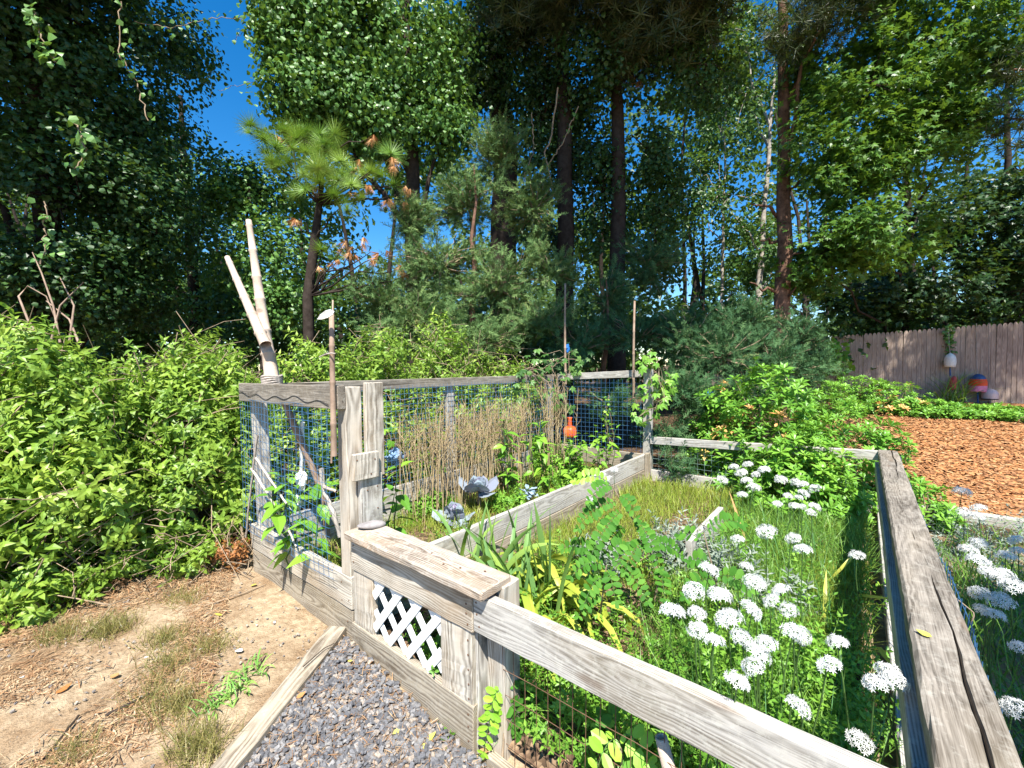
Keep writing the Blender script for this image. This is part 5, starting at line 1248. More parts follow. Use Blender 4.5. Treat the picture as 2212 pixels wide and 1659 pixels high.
# purple cabbages and kale
CAB = leaf_tpl(0.95, ((0, 0), (0.1, 0.35), (0.35, 0.85), (0.62, 1.0), (0.85, 0.75), (1.0, 0)), -0.25, -0.45)
def cabbage(label, x, y, zc, r, stalk, outer, mat='cabbage', heart='cabbage_heart', frilly=0.0, name='cabbage'):
    e = empty(name, (x, y, 0.05), label, 'cabbage', 'purple cabbages in the tall bed')
    T = Tubes(); T.add(bent((x, y, 0.02), (x, y, zc), 6, 0.03), np.linspace(0.014, 0.018, 6), 8); T.build('stalk', M['bamboo_old'], e)
    c = np.array([x, y, zc])
    for i in range(36 + outer):
        a = i * 2.39996 + rng.normal(0, 0.15); o = i < outer
        t = (i - outer) / 36 if not o else 0
        el = rng.uniform(-0.45, 0.15) if o else 0.55 + 0.95 * t
        k = r * (1.45 if o else 1.05 - 0.45 * t) * rng.uniform(0.85, 1.1)
        d = np.array([math.cos(a) * math.cos(el), math.sin(a) * math.cos(el), math.sin(el)]); n_ = np.array([-math.cos(a) * math.sin(el), -math.sin(a) * math.sin(el), math.cos(el)])
        tp_ = (CAB[0] + rng.normal(0, 0.02 + frilly, CAB[0].shape), CAB[1], np.clip(0.35 + CAB[0][:, 1] * 0.6, 0, 1))
        me = cloud_mesh('leaf', tp_, (c + np.array([0, 0, -0.2 * r]))[None], frames(n_[None], d[None]), np.array([k]), np.array([0.6]), np.array([rng.uniform(0.3, 0.9)]))
        link('leaf', me, e, L[mat if (o or t < 0.45) else heart])
cabbage('purple cabbage held up on a bare stalk', -0.76, 1.77, 0.30, 0.135, True, 6)
cabbage('lower purple cabbage beside the divider plank', -0.72, 1.42, 0.13, 0.135, True, 5, frilly=0.035)
def kale(label, x, y, h, mat):
    e = empty('kale_plant', (x, y, 0.05), label, 'kale')
    T = Tubes(); T.add([(x, y, 0.02), (x, y, h)], 0.01, 6); T.build('stalk', M['stem_green'], e)
    for i in range(22):
        a = i * 2.4; el = rng.uniform(0.1, 1.2); d = np.array([math.cos(a) * math.cos(el), math.sin(a) * math.cos(el), math.sin(el)]); n_ = np.array([-math.cos(a) * math.sin(el), -math.sin(a) * math.sin(el), math.cos(el)])
        tp_ = (BIG[0] + rng.normal(0, 0.07, BIG[0].shape), BIG[1], BIG[2])
        me = cloud_mesh('leaf', tp_, np.array([[x, y, h * rng.uniform(0.45, 1.0)]]), frames(n_[None], d[None]), np.array([rng.uniform(0.08, 0.13)])); link('leaf', me, e, L[mat])
c = on_z(1140, 1085, 0.08); kale('blue-grey frilly kale in the tall bed', c[0], c[1], 0.22, 'kale')

# creepers on the fence
def palm_tpl():
    lf = leaf_tpl(0.42, ((0, 0), (0.3, 0.75), (0.6, 1.0), (1.0, 0)), 0.2, 0.2); parts = []
    for k, (a, s) in enumerate(((0, 1.0), (0.75, 0.85), (-0.75, 0.85), (1.5, 0.6), (-1.5, 0.6))):
        parts.append(place(lf, (0, 0.0, 0), -a, 0, 0, s, 0.2 * k))
    return merge_tpl(parts)
PALM = palm_tpl()
def creeper(label, blobs, n, size, mat, stems):
    e = empty('creeper', tuple(at(*blobs[0][:3])), label, 'vine', 'creepers on the garden fence')
    P = []; O = []
    for b in blobs:
        m = int(n * b[3] * b[5] * 10); d = rng.normal(size=(m, 3)); d /= np.linalg.norm(d, axis=1)[:, None]
        P.append(at(*b[:3]) + (d * rng.random((m, 1)) ** 0.4) @ np.stack([HR * b[3], HF * b[4], HU * b[5]])); O.append(d)
    P = np.concatenate(P); O = np.concatenate(O)
    o = link('foliage', cloud_mesh('foliage', PALM, P, leaf_frames(O - HF * 0.8, 0.45, 0.35, 1.0), rng.uniform(0.6, 1.2, len(P)) * size), e, mat); o['kind'] = 'stuff'
    T = Tubes()
    for i in range(stems):
        a_, b_ = rng.integers(0, len(P), 2); T.add(bent(P[a_], P[b_], 6, 0.1), 0.003, 4)
    T.build('twigs', M['twig'], e)['kind'] = 'stuff'
creeper('bright creeper climbing the rear corner post', [(1400, 790, 5.15, 0.16, 0.14, 0.22), (1410, 860, 5.1, 0.22, 0.14, 0.28), (1375, 900, 5.1, 0.12, 0.1, 0.12), (1440, 830, 5.2, 0.12, 0.1, 0.2)], 60, 0.085, L['creeper'], 14)
creeper('dark green creeper hanging over the rail right of the dead stalks', [(1170, 790, 5.6, 0.35, 0.2, 0.25), (1130, 820, 5.4, 0.25, 0.15, 0.2), (1210, 860, 5.4, 0.2, 0.15, 0.3), (1240, 780, 5.9, 0.25, 0.2, 0.3), (1110, 840, 5.3, 0.12, 0.1, 0.15)], 42, 0.085, L['vine'], 20)
creeper('yellow-green thin creeper on the rear blue mesh', [(1310, 900, 5.5, 0.06, 0.04, 0.30), (1318, 960, 5.45, 0.05, 0.04, 0.12)], 150, 0.035, L['lime'], 5)
creeper('leafy creeper climbing the side mesh next to the post', [(815, 880, 3.95, 0.12, 0.1, 0.2), (825, 940, 3.95, 0.12, 0.1, 0.2)], 40, 0.07, L['big'], 5)
e = empty('ivy', tuple(fence_pt(2050, 720, 0.05)), 'ivy strand on the picket fence above the white buoy', 'vine', 'creepers on the garden fence')
P = np.array([fence_pt(2050 + rng.normal(0, 5), rng.uniform(700, 790), rng.uniform(0.03, 0.1)) for i in range(130)])
o = link('foliage', cloud_mesh('foliage', LEAF8, P, leaf_frames(np.tile(FN, (130, 1)), 0.3, 0.4, 1.0), rng.uniform(0.05, 0.10, 130)), e, L['vine']); o['kind'] = 'stuff'
T = Tubes(); T.add([fence_pt(2048, 698, 0.03), fence_pt(2052, 740, 0.04), fence_pt(2048, 790, 0.04)], 0.006, 4); T.build('twigs', M['twig'], e)['kind'] = 'stuff'
e = empty('climbing_plant', tuple(fence_pt(1805, 800, 0.3)), 'leafy sapling standing against the left end of the picket fence', 'plant')
P = np.array([fence_pt(1805 + rng.normal(0, 14), rng.uniform(735, 810), rng.uniform(0.15, 0.5)) for i in range(110)])
o = link('foliage', cloud_mesh('foliage', LEAF8, P, leaf_frames(np.tile(FN, (110, 1))), rng.uniform(0.10, 0.2, 110)), e, L['big']); o['kind'] = 'stuff'
T = Tubes(); T.add([fence_pt(1805, 860, 0.3), fence_pt(1808, 800, 0.3), fence_pt(1800, 735, 0.3)], 0.012, 5); T.build('stem', M['twig'], e)
b = fence_pt(2055, 862, 0.5)
pp = np.tile(np.array([b[0], b[1], gz(b[0], b[1])]), (70, 1)) + rng.normal(0, 0.12, (70, 3)) * np.array([1, 1, 0])
e = empty('strappy_plant', tuple(b), 'clump of strappy grass-like leaves in front of the picket fence', 'plant')
blades('leaves', pp, 0.85, L['grass_dark'], e, 0.035, (0.6, 1.2, 1.7), 0.35)

# ------------------------------------------------------------------ iris clump
def strap(pts, w, mat, parent, twist=0.0, rn=0.5):
    pts = np.array(pts, float); n = len(pts); T_ = np.gradient(pts, axis=0); T_ /= np.linalg.norm(T_, axis=1)[:, None]
    a = rng.uniform(0, 6.28) if twist is None else twist
    side = np.array([math.cos(a), math.sin(a), 0.0]); S = side - T_ * (T_ @ side)[:, None]; S /= np.linalg.norm(S, axis=1)[:, None]; N_ = np.cross(S, T_)
    t = np.linspace(0, 1, n); ww = w * np.minimum(1, (1 - t) * 3.2) ** 0.7 * (0.75 + 0.25 * np.sin(t * 3.1)); ww[-1] = 0.0008
    V = np.stack([pts - S * ww[:, None] / 2, pts + N_ * (ww * 0.12)[:, None], pts + S * ww[:, None] / 2], 1).reshape(-1, 3)
    q = np.array([(i * 3 + k, i * 3 + k + 1, i * 3 + 4 + k, i * 3 + 3 + k) for i in range(n - 1) for k in range(2)])
    me = raw_mesh('leaf', V, q, True); attr(me, 'rnd', np.clip(np.repeat(rn + 0.35 * (t - 0.4), 3), 0, 1)); attr(me, 'clump', np.full(len(V), rn))
    return link('leaf', me, parent, mat)
c0 = on_z(1105, 1345, 0.04)
ir = empty('iris_clump', tuple(c0), 'clump of sword-shaped iris leaves, some yellowing, behind the gate', 'plant')
def arch(b, az, l, out, n=9):
    """out 0 = upright, larger = arching over"""
    P = [np.array(b, float)]; el = 1.45 - 0.25 * out
    for i in range(n):
        el -= out * (0.09 + 0.05 * i) ; d = np.array([math.cos(az) * math.cos(el), math.sin(az) * math.cos(el), math.sin(el)]); P.append(P[-1] + d * l / n)
    return np.array(P)
bases = [on_z(x, y, 0.04) for x, y in ((1010, 1270), (1040, 1290), (1070, 1310), (1100, 1330), (1130, 1330), (1160, 1330), (1190, 1310), (1080, 1260), (1130, 1270), (1160, 1360), (1120, 1390), (1200, 1360), (1000, 1240))]
for i in range(44):
    b = bases[i % len(bases)] + rng.normal(0, 0.035, 3) * np.array([1, 1, 0]); strap(arch(b, rng.uniform(0, 6.28), rng.uniform(0.42, 0.70), rng.uniform(0.0, 0.55)), rng.uniform(0.026, 0.040), L['iris'], ir, None, rng.uniform(0.2, 0.9))
for i in range(52):
    b = bases[rng.integers(2, len(bases))] + rng.normal(0, 0.04, 3) * np.array([1, 1, 0]); strap(arch(b, rng.uniform(-1.6, 1.4), rng.uniform(0.60, 0.85), rng.uniform(0.9, 1.7)), rng.uniform(0.030, 0.048), L['iris_lime'], ir, None, rng.uniform(0.1, 0.7))

# ------------------------------------------------------------------ locust suckers: arching stems with paired oval leaflets
OV = leaf_tpl(0.58, ((0, 0), (0.15, 0.6), (0.45, 1.0), (0.8, 0.85), (1.0, 0)), 0.12, 0.1)
def frond(p0, p1, parent, size, mat, droop=0.05, pairs=9, nrm=None):
    p0 = np.array(p0, float); p1 = np.array(p1, float); t = np.linspace(0, 1, pairs + 1)[:, None]
    C = p0 + (p1 - p0) * t + HU * (4 * t * (1 - t)) * droop
    d = (p1 - p0) / np.linalg.norm(p1 - p0); n0 = np.array(nrm if nrm is not None else HU * 0.55 - HF * 0.85, float); sd = np.cross(d, n0); sd /= np.linalg.norm(sd); n0 = np.cross(sd, d)
    P = []; N_ = []; Tp = []
    for i in range(1, pairs + 1):
        for s in (-1, 1):
            P.append(C[i]); Tp.append(sd * s + d * 0.25 + rng.normal(0, 0.12, 3)); N_.append(n0 + sd * s * -0.25 + rng.normal(0, 0.18, 3))
    P.append(C[-1]); Tp.append(d); N_.append(n0)
    n = len(P); sz = np.concatenate([np.repeat(np.sin(np.linspace(0.55, 2.5, pairs)), 2), [0.7]]) * size
    o = link('frond', cloud_mesh('frond', OV, np.array(P), frames(np.array(N_), np.array(Tp)), sz * rng.uniform(0.9, 1.1, n)), parent, mat); o['kind'] = 'stuff'
    V, q_ = tube_vf(C, 0.0016, 4); link('leaf_stalk', raw_mesh('leaf_stalk', V, q_, True), o, M['stem_green'])
def locust(label, base, stem, fr, dep, size, mat, mat2=None, lime=()):
    e = empty('locust_sucker', tuple(base), label, 'plant', 'locust suckers in the low bed')
    S = [np.array(base)] + [at(x, y, dep) for x, y in stem]; T = Tubes(); T.add(S, np.linspace(0.006, 0.003, len(S)), 5); T.build('stem', M['twig'], e)
    for i, (x0_, y0_, x1_, y1_, dz) in enumerate(fr):
        m = L['lime'] if i in lime else mat
        L_ = np.linalg.norm(at(x1_, y1_, dep + dz) - at(x0_, y0_, dep))
        frond(at(x0_, y0_, dep), at(x1_, y1_, dep + dz), e, size, m, 0.04, max(4, int(L_ / (size * 0.46))))
b = on_z(1405, 1345, 0.04)
locust('locust sucker with arching fronds of oval leaflets in the low bed', b, [(1425, 1240), (1385, 1150), (1340, 1080), (1322, 1048)],
       [(1320, 1047, 1244, 1041, 0.05), (1322, 1052, 1274, 1082, -0.1), (1332, 1085, 1249, 1141, -0.1), (1336, 1073, 1374, 1119, -0.05), (1374, 1122, 1424, 1228, -0.1), (1342, 1105, 1272, 1212, -0.15),
        (1320, 1208, 1400, 1300, -0.15), (1424, 1230, 1436, 1295, -0.15), (1400, 1180, 1470, 1200, 0.1), (1310, 1210, 1217, 1185, -0.05), (1350, 1140, 1310, 1190, 0.1), (1395, 1170, 1350, 1235, -0.1)], 2.35, 0.05, L['locust'], None, (0,))
b = on_z(1290, 1370, 0.04)
locust('small locust sucker below the yellowing iris leaves', b, [(1300, 1300), (1310, 1220)],
       [(1310, 1225, 1235, 1245, -0.1), (1305, 1250, 1262, 1305, -0.1), (1308, 1235, 1330, 1300, -0.1), (1300, 1290, 1250, 1330, -0.1), (1310, 1220, 1350, 1180, 0.0)], 2.05, 0.045, L['locust'])
b = on_z(1560, 1330, 0.04)
locust('locust sucker among the white flowers', b, [(1545, 1250), (1520, 1150)],
       [(1520, 1150, 1605, 1135, 0.1), (1540, 1250, 1618, 1275, -0.1), (1545, 1240, 1490, 1215, 0.0), (1520, 1180, 1470, 1160, 0.1), (1545, 1255, 1480, 1290, -0.1)], 2.15, 0.055, L['locust'])
b = on_y(1085, 1640, 0.03)
locust('lime-green locust sprig poking out in front of the gate corner', b, [(1090, 1560), (1080, 1500)],
       [(1082, 1488, 1045, 1625, -0.02), (1088, 1520, 1130, 1570, 0.02), (1088, 1500, 1125, 1478, 0.05), (1090, 1560, 1140, 1610, 0.03), (1085, 1495, 1060, 1540, -0.02)], 1.70, 0.046, L['locust'], None, (0, 4))
b = on_y(1340, 1680, 0.10)
locust('leafy locust sprig under the near rail at the bottom edge', b, [(1345, 1640), (1335, 1590)],
       [(1335, 1590, 1400, 1650, -0.05), (1338, 1600, 1290, 1660, -0.05), (1335, 1585, 1310, 1555, 0.02), (1345, 1640, 1390, 1690, -0.05)], 1.42, 0.062, L['locust'], None, (0, 1))

# silver-leaved plants
SIL = shoot_tpl(6, 0.36, 0.26, 0.05, 2.2)
def silver(label, px, py, n, h, spread):
    c = on_z(px, py, 0.05); e = empty('silver_leaved_plant', tuple(c), label, 'plant', 'silver-leaved plants in the low bed')
    P = c + rng.normal(0, spread, (n, 3)) * np.array([1, 1, 0]); P[:, 2] = rng.uniform(0.05, h, n)
    tip = np.tile(HU, (n, 1)) + rng.normal(0, 0.35, (n, 3))
    o = link('foliage', cloud_mesh('foliage', SIL, P, frames(rng.normal(size=(n, 3)), tip), rng.uniform(0.12, 0.2, n)), e, L['silver']); o['kind'] = 'stuff'
    T = Tubes()
    for q_ in P[:20]: T.add(bent((c[0], c[1], 0.03), q_ + np.array([0, 0, 0.03]), 4, 0.1), 0.003, 4)
    T.build('stem', M['twig'], e)
silver('silver-leaved plant behind the locust fronds', 1445, 1215, 60, 0.22, 0.12)
silver('silver-leaved plant between the plank and the white flowers', 1520, 1240, 50, 0.2, 0.12)
silver('silver-leaved plant behind the iris clump', 1300, 1240, 36, 0.16, 0.09)
silver('silver-leaved plant low among the white flowers', 1640, 1320, 30, 0.14, 0.1)

# ------------------------------------------------------------------ garlic chives: white flower heads on tall stems
def umbel_tpl(seed):
    r = np.random.default_rng(seed); parts = []
    st = []
    for k in range(6):
        a = k * math.pi / 3; st.append((math.cos(a), math.sin(a)))
    V = [(0, 0, 0.0)]; F = []
    for k in range(6):
        a = k * math.pi / 3; i = len(V)
        V += [(0.42 * math.cos(a - 0.33), 0.42 * math.sin(a - 0.33), 0.16), (math.cos(a), math.sin(a), 0.18), (0.42 * math.cos(a + 0.33), 0.42 * math.sin(a + 0.33), 0.16)]
        F += [(0, i, i + 1), (0, i + 1, i + 2)]
    star = (np.array(V), np.array(F), np.full(len(V), 0.6))
    for i in range(46):
        f = (i + 0.5) / 46; el = math.asin(max(-0.98, min(0.98, 1 - f * 1.05 + r.normal(0, 0.03)))); a = i * 2.39996
        d = np.array([math.cos(a) * math.cos(el), math.sin(a) * math.cos(el), math.sin(el) * 0.8]); p = d * r.uniform(0.78, 1.05)
        fr = frames((d + r.normal(0, 0.25, 3))[None], r.normal(size=(1, 3)))[0]
        parts.append(((star[0] * r.uniform(0.27, 0.37)) @ fr.T + p, star[1], np.full(len(V), r.random())))
    for i in range(16):      # green flower stalks
        a = i * 2.39996; el = r.uniform(0.1, 1.4); d = np.array([math.cos(a) * math.cos(el), math.sin(a) * math.cos(el), math.sin(el) * 0.8])
        s = np.cross(d, (0.3, 0.4, 0.8)); s /= np.linalg.norm(s)
        parts.append((np.array([s * 0.02, -s * 0.02, d * 0.85]), np.array([(0, 1, 2)]), np.full(3, -9.0)))
    return merge_tpl(parts)
UMB = []
for k in range(5):
    t = umbel_tpl(k); w = t[2] > -1
    V, F, Rr = t; fm = w[F[:, 0]]
    me = raw_mesh('flower_head', V, F); attr(me, 'rnd', np.clip(Rr, 0, 1)); attr(me, 'clump', np.full(len(V), 0.5))
    me.materials.append(L['petal']); me.materials.append(M['stem_green'])
    me.polygons.foreach_set('material_index', np.where(fm, 0, 1).astype(np.int32)); UMB.append(me)
def z4(X, Y): return (1400.9 + X * 0.2889, 995.4 + Y * 0.2889)
def z5(X, Y): return (1769.5 + X * 0.4446, 921.6 + Y * 0.4446)
rows = {}
rows['back'] = [(*z4(X, Y), s, 0.50) for X, Y, s in ((640, 40, 70), (690, 80, 85), (740, 20, 70), (860, 60, 85), (800, 95, 60), (560, 135, 80), (735, 140, 80), (790, 190, 90), (700, 245, 70), (990, 130, 85), (1090, 150, 65), (1150, 170, 75), (1235, 200, 80), (1165, 235, 80), (1125, 268, 50), (1045, 255, 65), (965, 315, 65), (1085, 328, 70), (1145, 335, 60), (1245, 335, 80), (1215, 378, 65))]
rows['middle'] = [(*z4(X, Y), s, 0.56) for X, Y, s in ((870, 515, 130), (665, 575, 85), (1075, 570, 100), (1150, 650, 115), (1560, 695, 100), (460, 800, 140), (980, 955, 130), (1045, 1100, 90), (905, 1035, 55), (790, 890, 150), (735, 780, 60))]
rows['front'] = [(*z4(X, Y), s, 0.62) for X, Y, s in ((335, 955, 150), (530, 985, 165), (180, 1105, 170), (365, 1125, 95), (590, 1155, 190), (780, 1105, 155), (360, 1245, 140), (490, 1330, 140), (695, 1300, 80), (820, 1410, 170), (770, 1520, 95), (885, 1345, 120), (1080, 1260, 150), (1150, 1300, 130), (1405, 1340, 120), (1340, 1505, 160), (1790, 1550, 150), (1850, 1620, 140), (1695, 1640, 90), (670, 1630, 95))]
rows['front'] += [(1728, 1522, 130, 0.55), (1860, 1597, 165, 0.50)]
rows['divider'] = [(1300, 1022, 60, 0.45), (1326, 1012, 60, 0.45), (1313, 1034, 60, 0.42), (1277, 1078, 60, 0.40), (1285, 1090, 50, 0.38)]
rows['beyond'] = [(*z5(X, Y), s, 0.50) for X, Y, s in ((695, 308, 100), (770, 390, 90), (705, 412, 80), (775, 430, 80), (780, 560, 110), (775, 640, 130), (730, 590, 110), (905, 620, 110), (945, 545, 90), (870, 705, 150), (940, 760, 150), (820, 700, 110), (970, 600, 90), (775, 800, 120), (880, 835, 150), (850, 905, 130), (800, 885, 70), (985, 1070, 100), (945, 1355, 90))]
lab = {'back': 'in the cluster by the back shrubs', 'middle': 'in the sparse middle of the low bed', 'front': 'in the front cluster behind the near rail', 'divider': 'beside the divider plank', 'beyond': 'outside the right-hand rail'}
for row, items in rows.items():
    items = sorted(items)
    for i, (px, py, s, zf) in enumerate(items):
        zf = zf + rng.normal(0, 0.02); p = on_z(px, py, zf); dep = (p - CAM) @ FW; r = min(0.056, max(0.030, s * 0.2889 / 2 * dep / FPX * 1.05))
        gzv = float(gz(p[0], p[1])) + 0.02
        foot = np.array([p[0] + rng.normal(0, 0.04), p[1] + rng.normal(0, 0.04), gzv])
        if row == 'front': foot[1] = max(foot[1], 0.10)
        if row == 'beyond': foot[0] = max(foot[0], 2.40)
        e = empty('chive_flower', tuple(foot), f'white starry flower head, {NUMW[i]} from the left {lab[row]}', 'flower', 'white flower heads on tall green stems')
        C = bent(foot, p, 6, 0.04); T = Tubes(); T.add(C, np.linspace(0.0030, 0.0022, 6), 5); T.build('stem', M['stem_green'], e)
        ax = Vector((C[-1] - C[-2]) / np.linalg.norm(C[-1] - C[-2])) + Vector(rng.normal(0, 0.25, 3)); q_ = ax.to_track_quat('Z', 'Y').to_matrix().to_4x4()
        link('flower_head', UMB[i % 5], e, None, Matrix.Translation(Vector(p) - ax.normalized() * r * 0.4) @ q_ @ Matrix.Rotation(i * 1.7, 4, 'Z') @ Matrix.Scale(r, 4))
# their strap leaves
fp = np.array([on_z(px, py, 0.55) for row in ('front', 'middle', 'back') for px, py, s, z in rows[row] for _ in range(8)]); fp = fp + rng.normal(0, 0.09, fp.shape); fp[:, 1] = np.maximum(fp[:, 1], 0.1); fp[:, 2] = 0.03
fp = fp[(fp[:, 0] < 2.1)]
L['chive'] = leaf_mat('chive_leaf', greens((0.035, 0.10, 0.035), (0.06, 0.15, 0.05), (0.11, 0.22, 0.06)), 0.2)
tag(blades('chive_leaves', fp, 0.33, L['chive'], None, 0.022, (0.15, 0.5, 0.9), 0.2), 'narrow green leaves at the foot of the white flowers', 'leaves', None, 'stuff')

# ------------------------------------------------------------------ bamboo, stakes and odds and ends on the fence
def pole(name, label, p0, p1, r0, r1, mat, cat, nodes=0.22, group=None, bow=0.01, cap=True):
    p0 = np.array(p0, float); p1 = np.array(p1, float); L_ = np.linalg.norm(p1 - p0); d = (p1 - p0) / L_
    ts = [0.0]; x = nodes * rng.uniform(0.4, 0.9)
    rr = [1.0]
    while x < L_ - 0.04:
        for o_, k in ((-0.012, 0.99), (-0.004, 1.16), (0.004, 1.16), (0.012, 0.97)): ts.append((x + o_) / L_); rr.append(k)
        x += nodes * rng.uniform(0.85, 1.2)
    ts.append(1.0); rr.append(0.97)
    ts = np.array(ts); rad = (r0 + (r1 - r0) * ts) * np.array(rr)
    sd = np.cross(d, (0.2, 0.9, 0.3)); P = p0 + (p1 - p0) * ts[:, None] + sd * (bow * np.sin(ts * 3.1))[:, None]
    k = 12; V, q_ = tube_vf(P, rad, k)
    # hollow end: a rim, a short inner wall and a floor
    n0 = len(V); inner = P[-1] + (V[-k:] - P[-1]) * 0.62; deep = inner - d * r1 * 1.5
    V = np.concatenate([V, inner, deep]); i = np.arange(k); j = (i + 1) % k
    q2 = np.concatenate([np.stack([n0 - k + i, n0 - k + j, n0 + j, n0 + i], 1), np.stack([n0 + i, n0 + j, n0 + k + j, n0 + k + i], 1)])
    me = raw_mesh(name, V, [np.concatenate([q_, q2]), (n0 + k + np.arange(k))[None]], True)
    o = link(name, me, None, mat); tag(o, label, cat, group); return o
G = 'bamboo poles and canes'
a_ = on_y(588, 830, 0.075); a2 = on_y(537, 476, 0.10)
pole('bamboo_pole', 'tallest bleached bamboo pole tied to the tall panel', a_ + np.array([0.02, 0, -0.05]), a2, 0.047, 0.020, M['bamboo'], 'pole', 0.20, G)
b1 = on_y(574, 745, 0.03); b2 = on_y(491, 556, 0.02)
pole('bamboo_pole', 'shorter bleached pole leaning left against the tallest one', b1, b2, 0.036, 0.020, M['bamboo'], 'pole', 0.17, G)
pole('bamboo_pole', 'grey weathered stub behind the foot of the tallest pole', on_y(598, 830, 0.13), on_y(578, 720, 0.13), 0.03, 0.022, M['driftwood'], 'pole', 0.3, G)
pole('bamboo_cane', 'thin bamboo cane in front of the tall panel with a white tip', on_y(722, 985, -0.062), on_y(716, 672, -0.062), 0.0155, 0.0125, M['bamboo_old'], 'cane', 0.2, G, 0.004)
pole('bamboo_cane', 'very thin cane right behind the white-tipped cane', on_y(716, 1000, -0.05), on_y(719, 648, -0.05), 0.005, 0.004, M['bamboo_old'], 'cane', 0.2, G, 0.004)
pole('bamboo_cane', 'dark cane standing before the dark cedar in the middle', on_y(1222, 830, 3.7), on_y(1221, 612, 3.7), 0.016, 0.013, M['bamboo_old'], 'cane', 0.3, G, 0.01)
pole('bamboo_cane', 'pale cane rising above the creeper on the rear corner post', on_y(1369, 860, 3.85), on_y(1371, 650, 3.85), 0.017, 0.012, M['bamboo_old'], 'cane', 0.3, G, 0.01)
pole('bamboo_stake', 'short hollow bamboo stake under the near rail at the bottom edge', on_y(1460, 1720, 0.06), on_y(1428, 1592, 0.055), 0.021, 0.019, M['bamboo'], 'stake', 0.2, G, 0.002)
T = Tubes()
for k in range(5):
    c = a_ + np.array([0.0, 0, 0.004 + 0.013 * k]); th = np.linspace(0, 6.6, 20); T.add([c + np.array([math.cos(t) * 0.062, math.sin(t) * 0.062, 0.004 * math.sin(t * 3 + k)]) for t in th], 0.0075, 6)
tag(T.build('rope_lashing', M['rope']), 'grey rope wound round the foot of the tallest bamboo pole', 'rope')
c = on_y(706, 688, -0.075); me = cloud_mesh('shell_pointer', leaf_tpl(0.34, ((0, 0), (0.15, 0.8), (0.4, 1.0), (0.75, 0.7), (1.0, 0)), 0.5, 0.05), (on_y(722, 672, -0.085))[None], frames((-HF)[None], (c - on_y(722, 672, -0.085))[None] * 1.0), np.array([0.095]))
o = link('shell_pointer', me, None, M['shell']); md = o.modifiers.new('thickness', 'SOLIDIFY'); md.thickness = 0.006
tag(o, 'white pointed shell tied to the top of the thin cane', 'shell')
T = Tubes(); T.add([on_y(690, 771, -0.065), on_y(705, 765, -0.08), on_y(716, 763, -0.082), on_y(724, 764, -0.065)], 0.004, 5); tag(T.build('cord_tie', M['rope']), 'short pale cord knotted round the thin cane', 'cord')
def stick(name, label, pts, r, mat, cat='stick', group=None):
    T = Tubes(); P = np.array(pts, float); t = np.linspace(0, len(P) - 1, 12); i = np.minimum(t.astype(int), len(P) - 2); C = P[i] + (P[i + 1] - P[i]) * (t - i)[:, None] + rng.normal(0, r * 0.15, (12, 3))
    T.add(C, np.linspace(r, r * 0.7, 12) * rng.uniform(0.92, 1.08, 12), 8); return tag(T.build(name, mat), label, cat, group)
SG = 'sticks leaning behind the front mesh'
stick('leaning_branch', 'brown branch leaning behind the front mesh', [on_y(612, 862, 0.02), on_y(650, 950, 0.10), on_y(676, 1010, 0.16), on_y(700, 1080, 0.2), on_y(708, 1160, 0.22)], 0.022, M['bamboo_old'], 'branch', SG)
stick('leaning_branch', 'forked grey branch low behind the front mesh', [on_y(694, 1012, 0.05), on_y(700, 1060, 0.06), on_y(722, 1110, 0.08), on_y(735, 1160, 0.1)], 0.016, M['driftwood'], 'branch', SG)
stick('leaning_branch', 'short pale side branch beside the front post', [on_y(700, 1052, 0.05), on_y(728, 1062, 0.02)], 0.01, M['bamboo'], 'branch', SG)
stick('white_stick', 'white pole upright behind the front mesh', [on_y(653, 912, 0.12), on_y(650, 1060, 0.14)], 0.014, M['shell'], 'pole', SG)
stick('white_stick', 'upper pale stick crossing the mesh at lower left', [on_y(553, 990, -0.055), on_y(619, 1088, -0.052)], 0.008, M['driftwood'], 'stick', SG)
stick('white_stick', 'lower pale stick crossing the mesh at lower left', [on_y(544, 1012, -0.06), on_y(612, 1122, -0.055), on_y(640, 1180, -0.05)], 0.008, M['driftwood'], 'stick', SG)
stick('hanging_rope', 'grey rope hanging at the left edge of the front mesh', [on_y(556, 940, -0.06), on_y(548, 1000, -0.062), on_y(541, 1060, -0.062), on_y(536, 1110, -0.06), on_y(531, 1160, -0.055)], 0.0075, M['rope'], 'rope', None)

def crumple(name, label, c, size, mat, cat, seed=1, squash=(1, 1, 1)):
    r = np.random.default_rng(seed); V = []; F = []
    nu, nv_ = 9, 6
    for j in range(nv_ + 1):
        for i in range(nu):
            a = i / nu * 6.283; el = -1.5708 + j / nv_ * 3.1416; k = 1 + r.normal(0, 0.2)
            V.append((math.cos(a) * math.cos(el) * k * squash[0], math.sin(a) * math.cos(el) * k * squash[1], math.sin(el) * k * squash[2]))
    F = np.array([(j * nu + i, j * nu + (i + 1) % nu, (j + 1) * nu + (i + 1) % nu, (j + 1) * nu + i) for j in range(nv_) for i in range(nu)])
    o = link(name, raw_mesh(name, np.array(V) * size, F), None, mat, Matrix.Translation(Vector(c))); return tag(o, label, cat)
crumple('white_blob', 'crumpled white bag caught behind the front mesh, upper piece', on_y(650, 1035, 0.12), 0.055, M['shell'], 'bag', 3, (1, 0.6, 0.9))  # plain crumpled shapes standing in for white phlox flowers
crumple('white_blob', 'crumpled white bag low behind the front mesh leaves', on_y(640, 1085, 0.10), 0.06, M['shell'], 'bag', 4, (1.2, 0.6, 0.7))
M['orange'] = plain('orange_plastic', (0.85, 0.14, 0.03), 0.4, 0.4, 0.15, 14)
M['blue_plastic'] = plain('blue_plastic', (0.04, 0.22, 0.65), 0.4, 0.4, 0.15, 14)
crumple('blue_ribbon', 'scrap of blue plastic caught in the blue-green cedar', at(1533, 850, 5.4), 0.06, M['blue_plastic'], 'plastic', 5, (1, 0.4, 0.7))
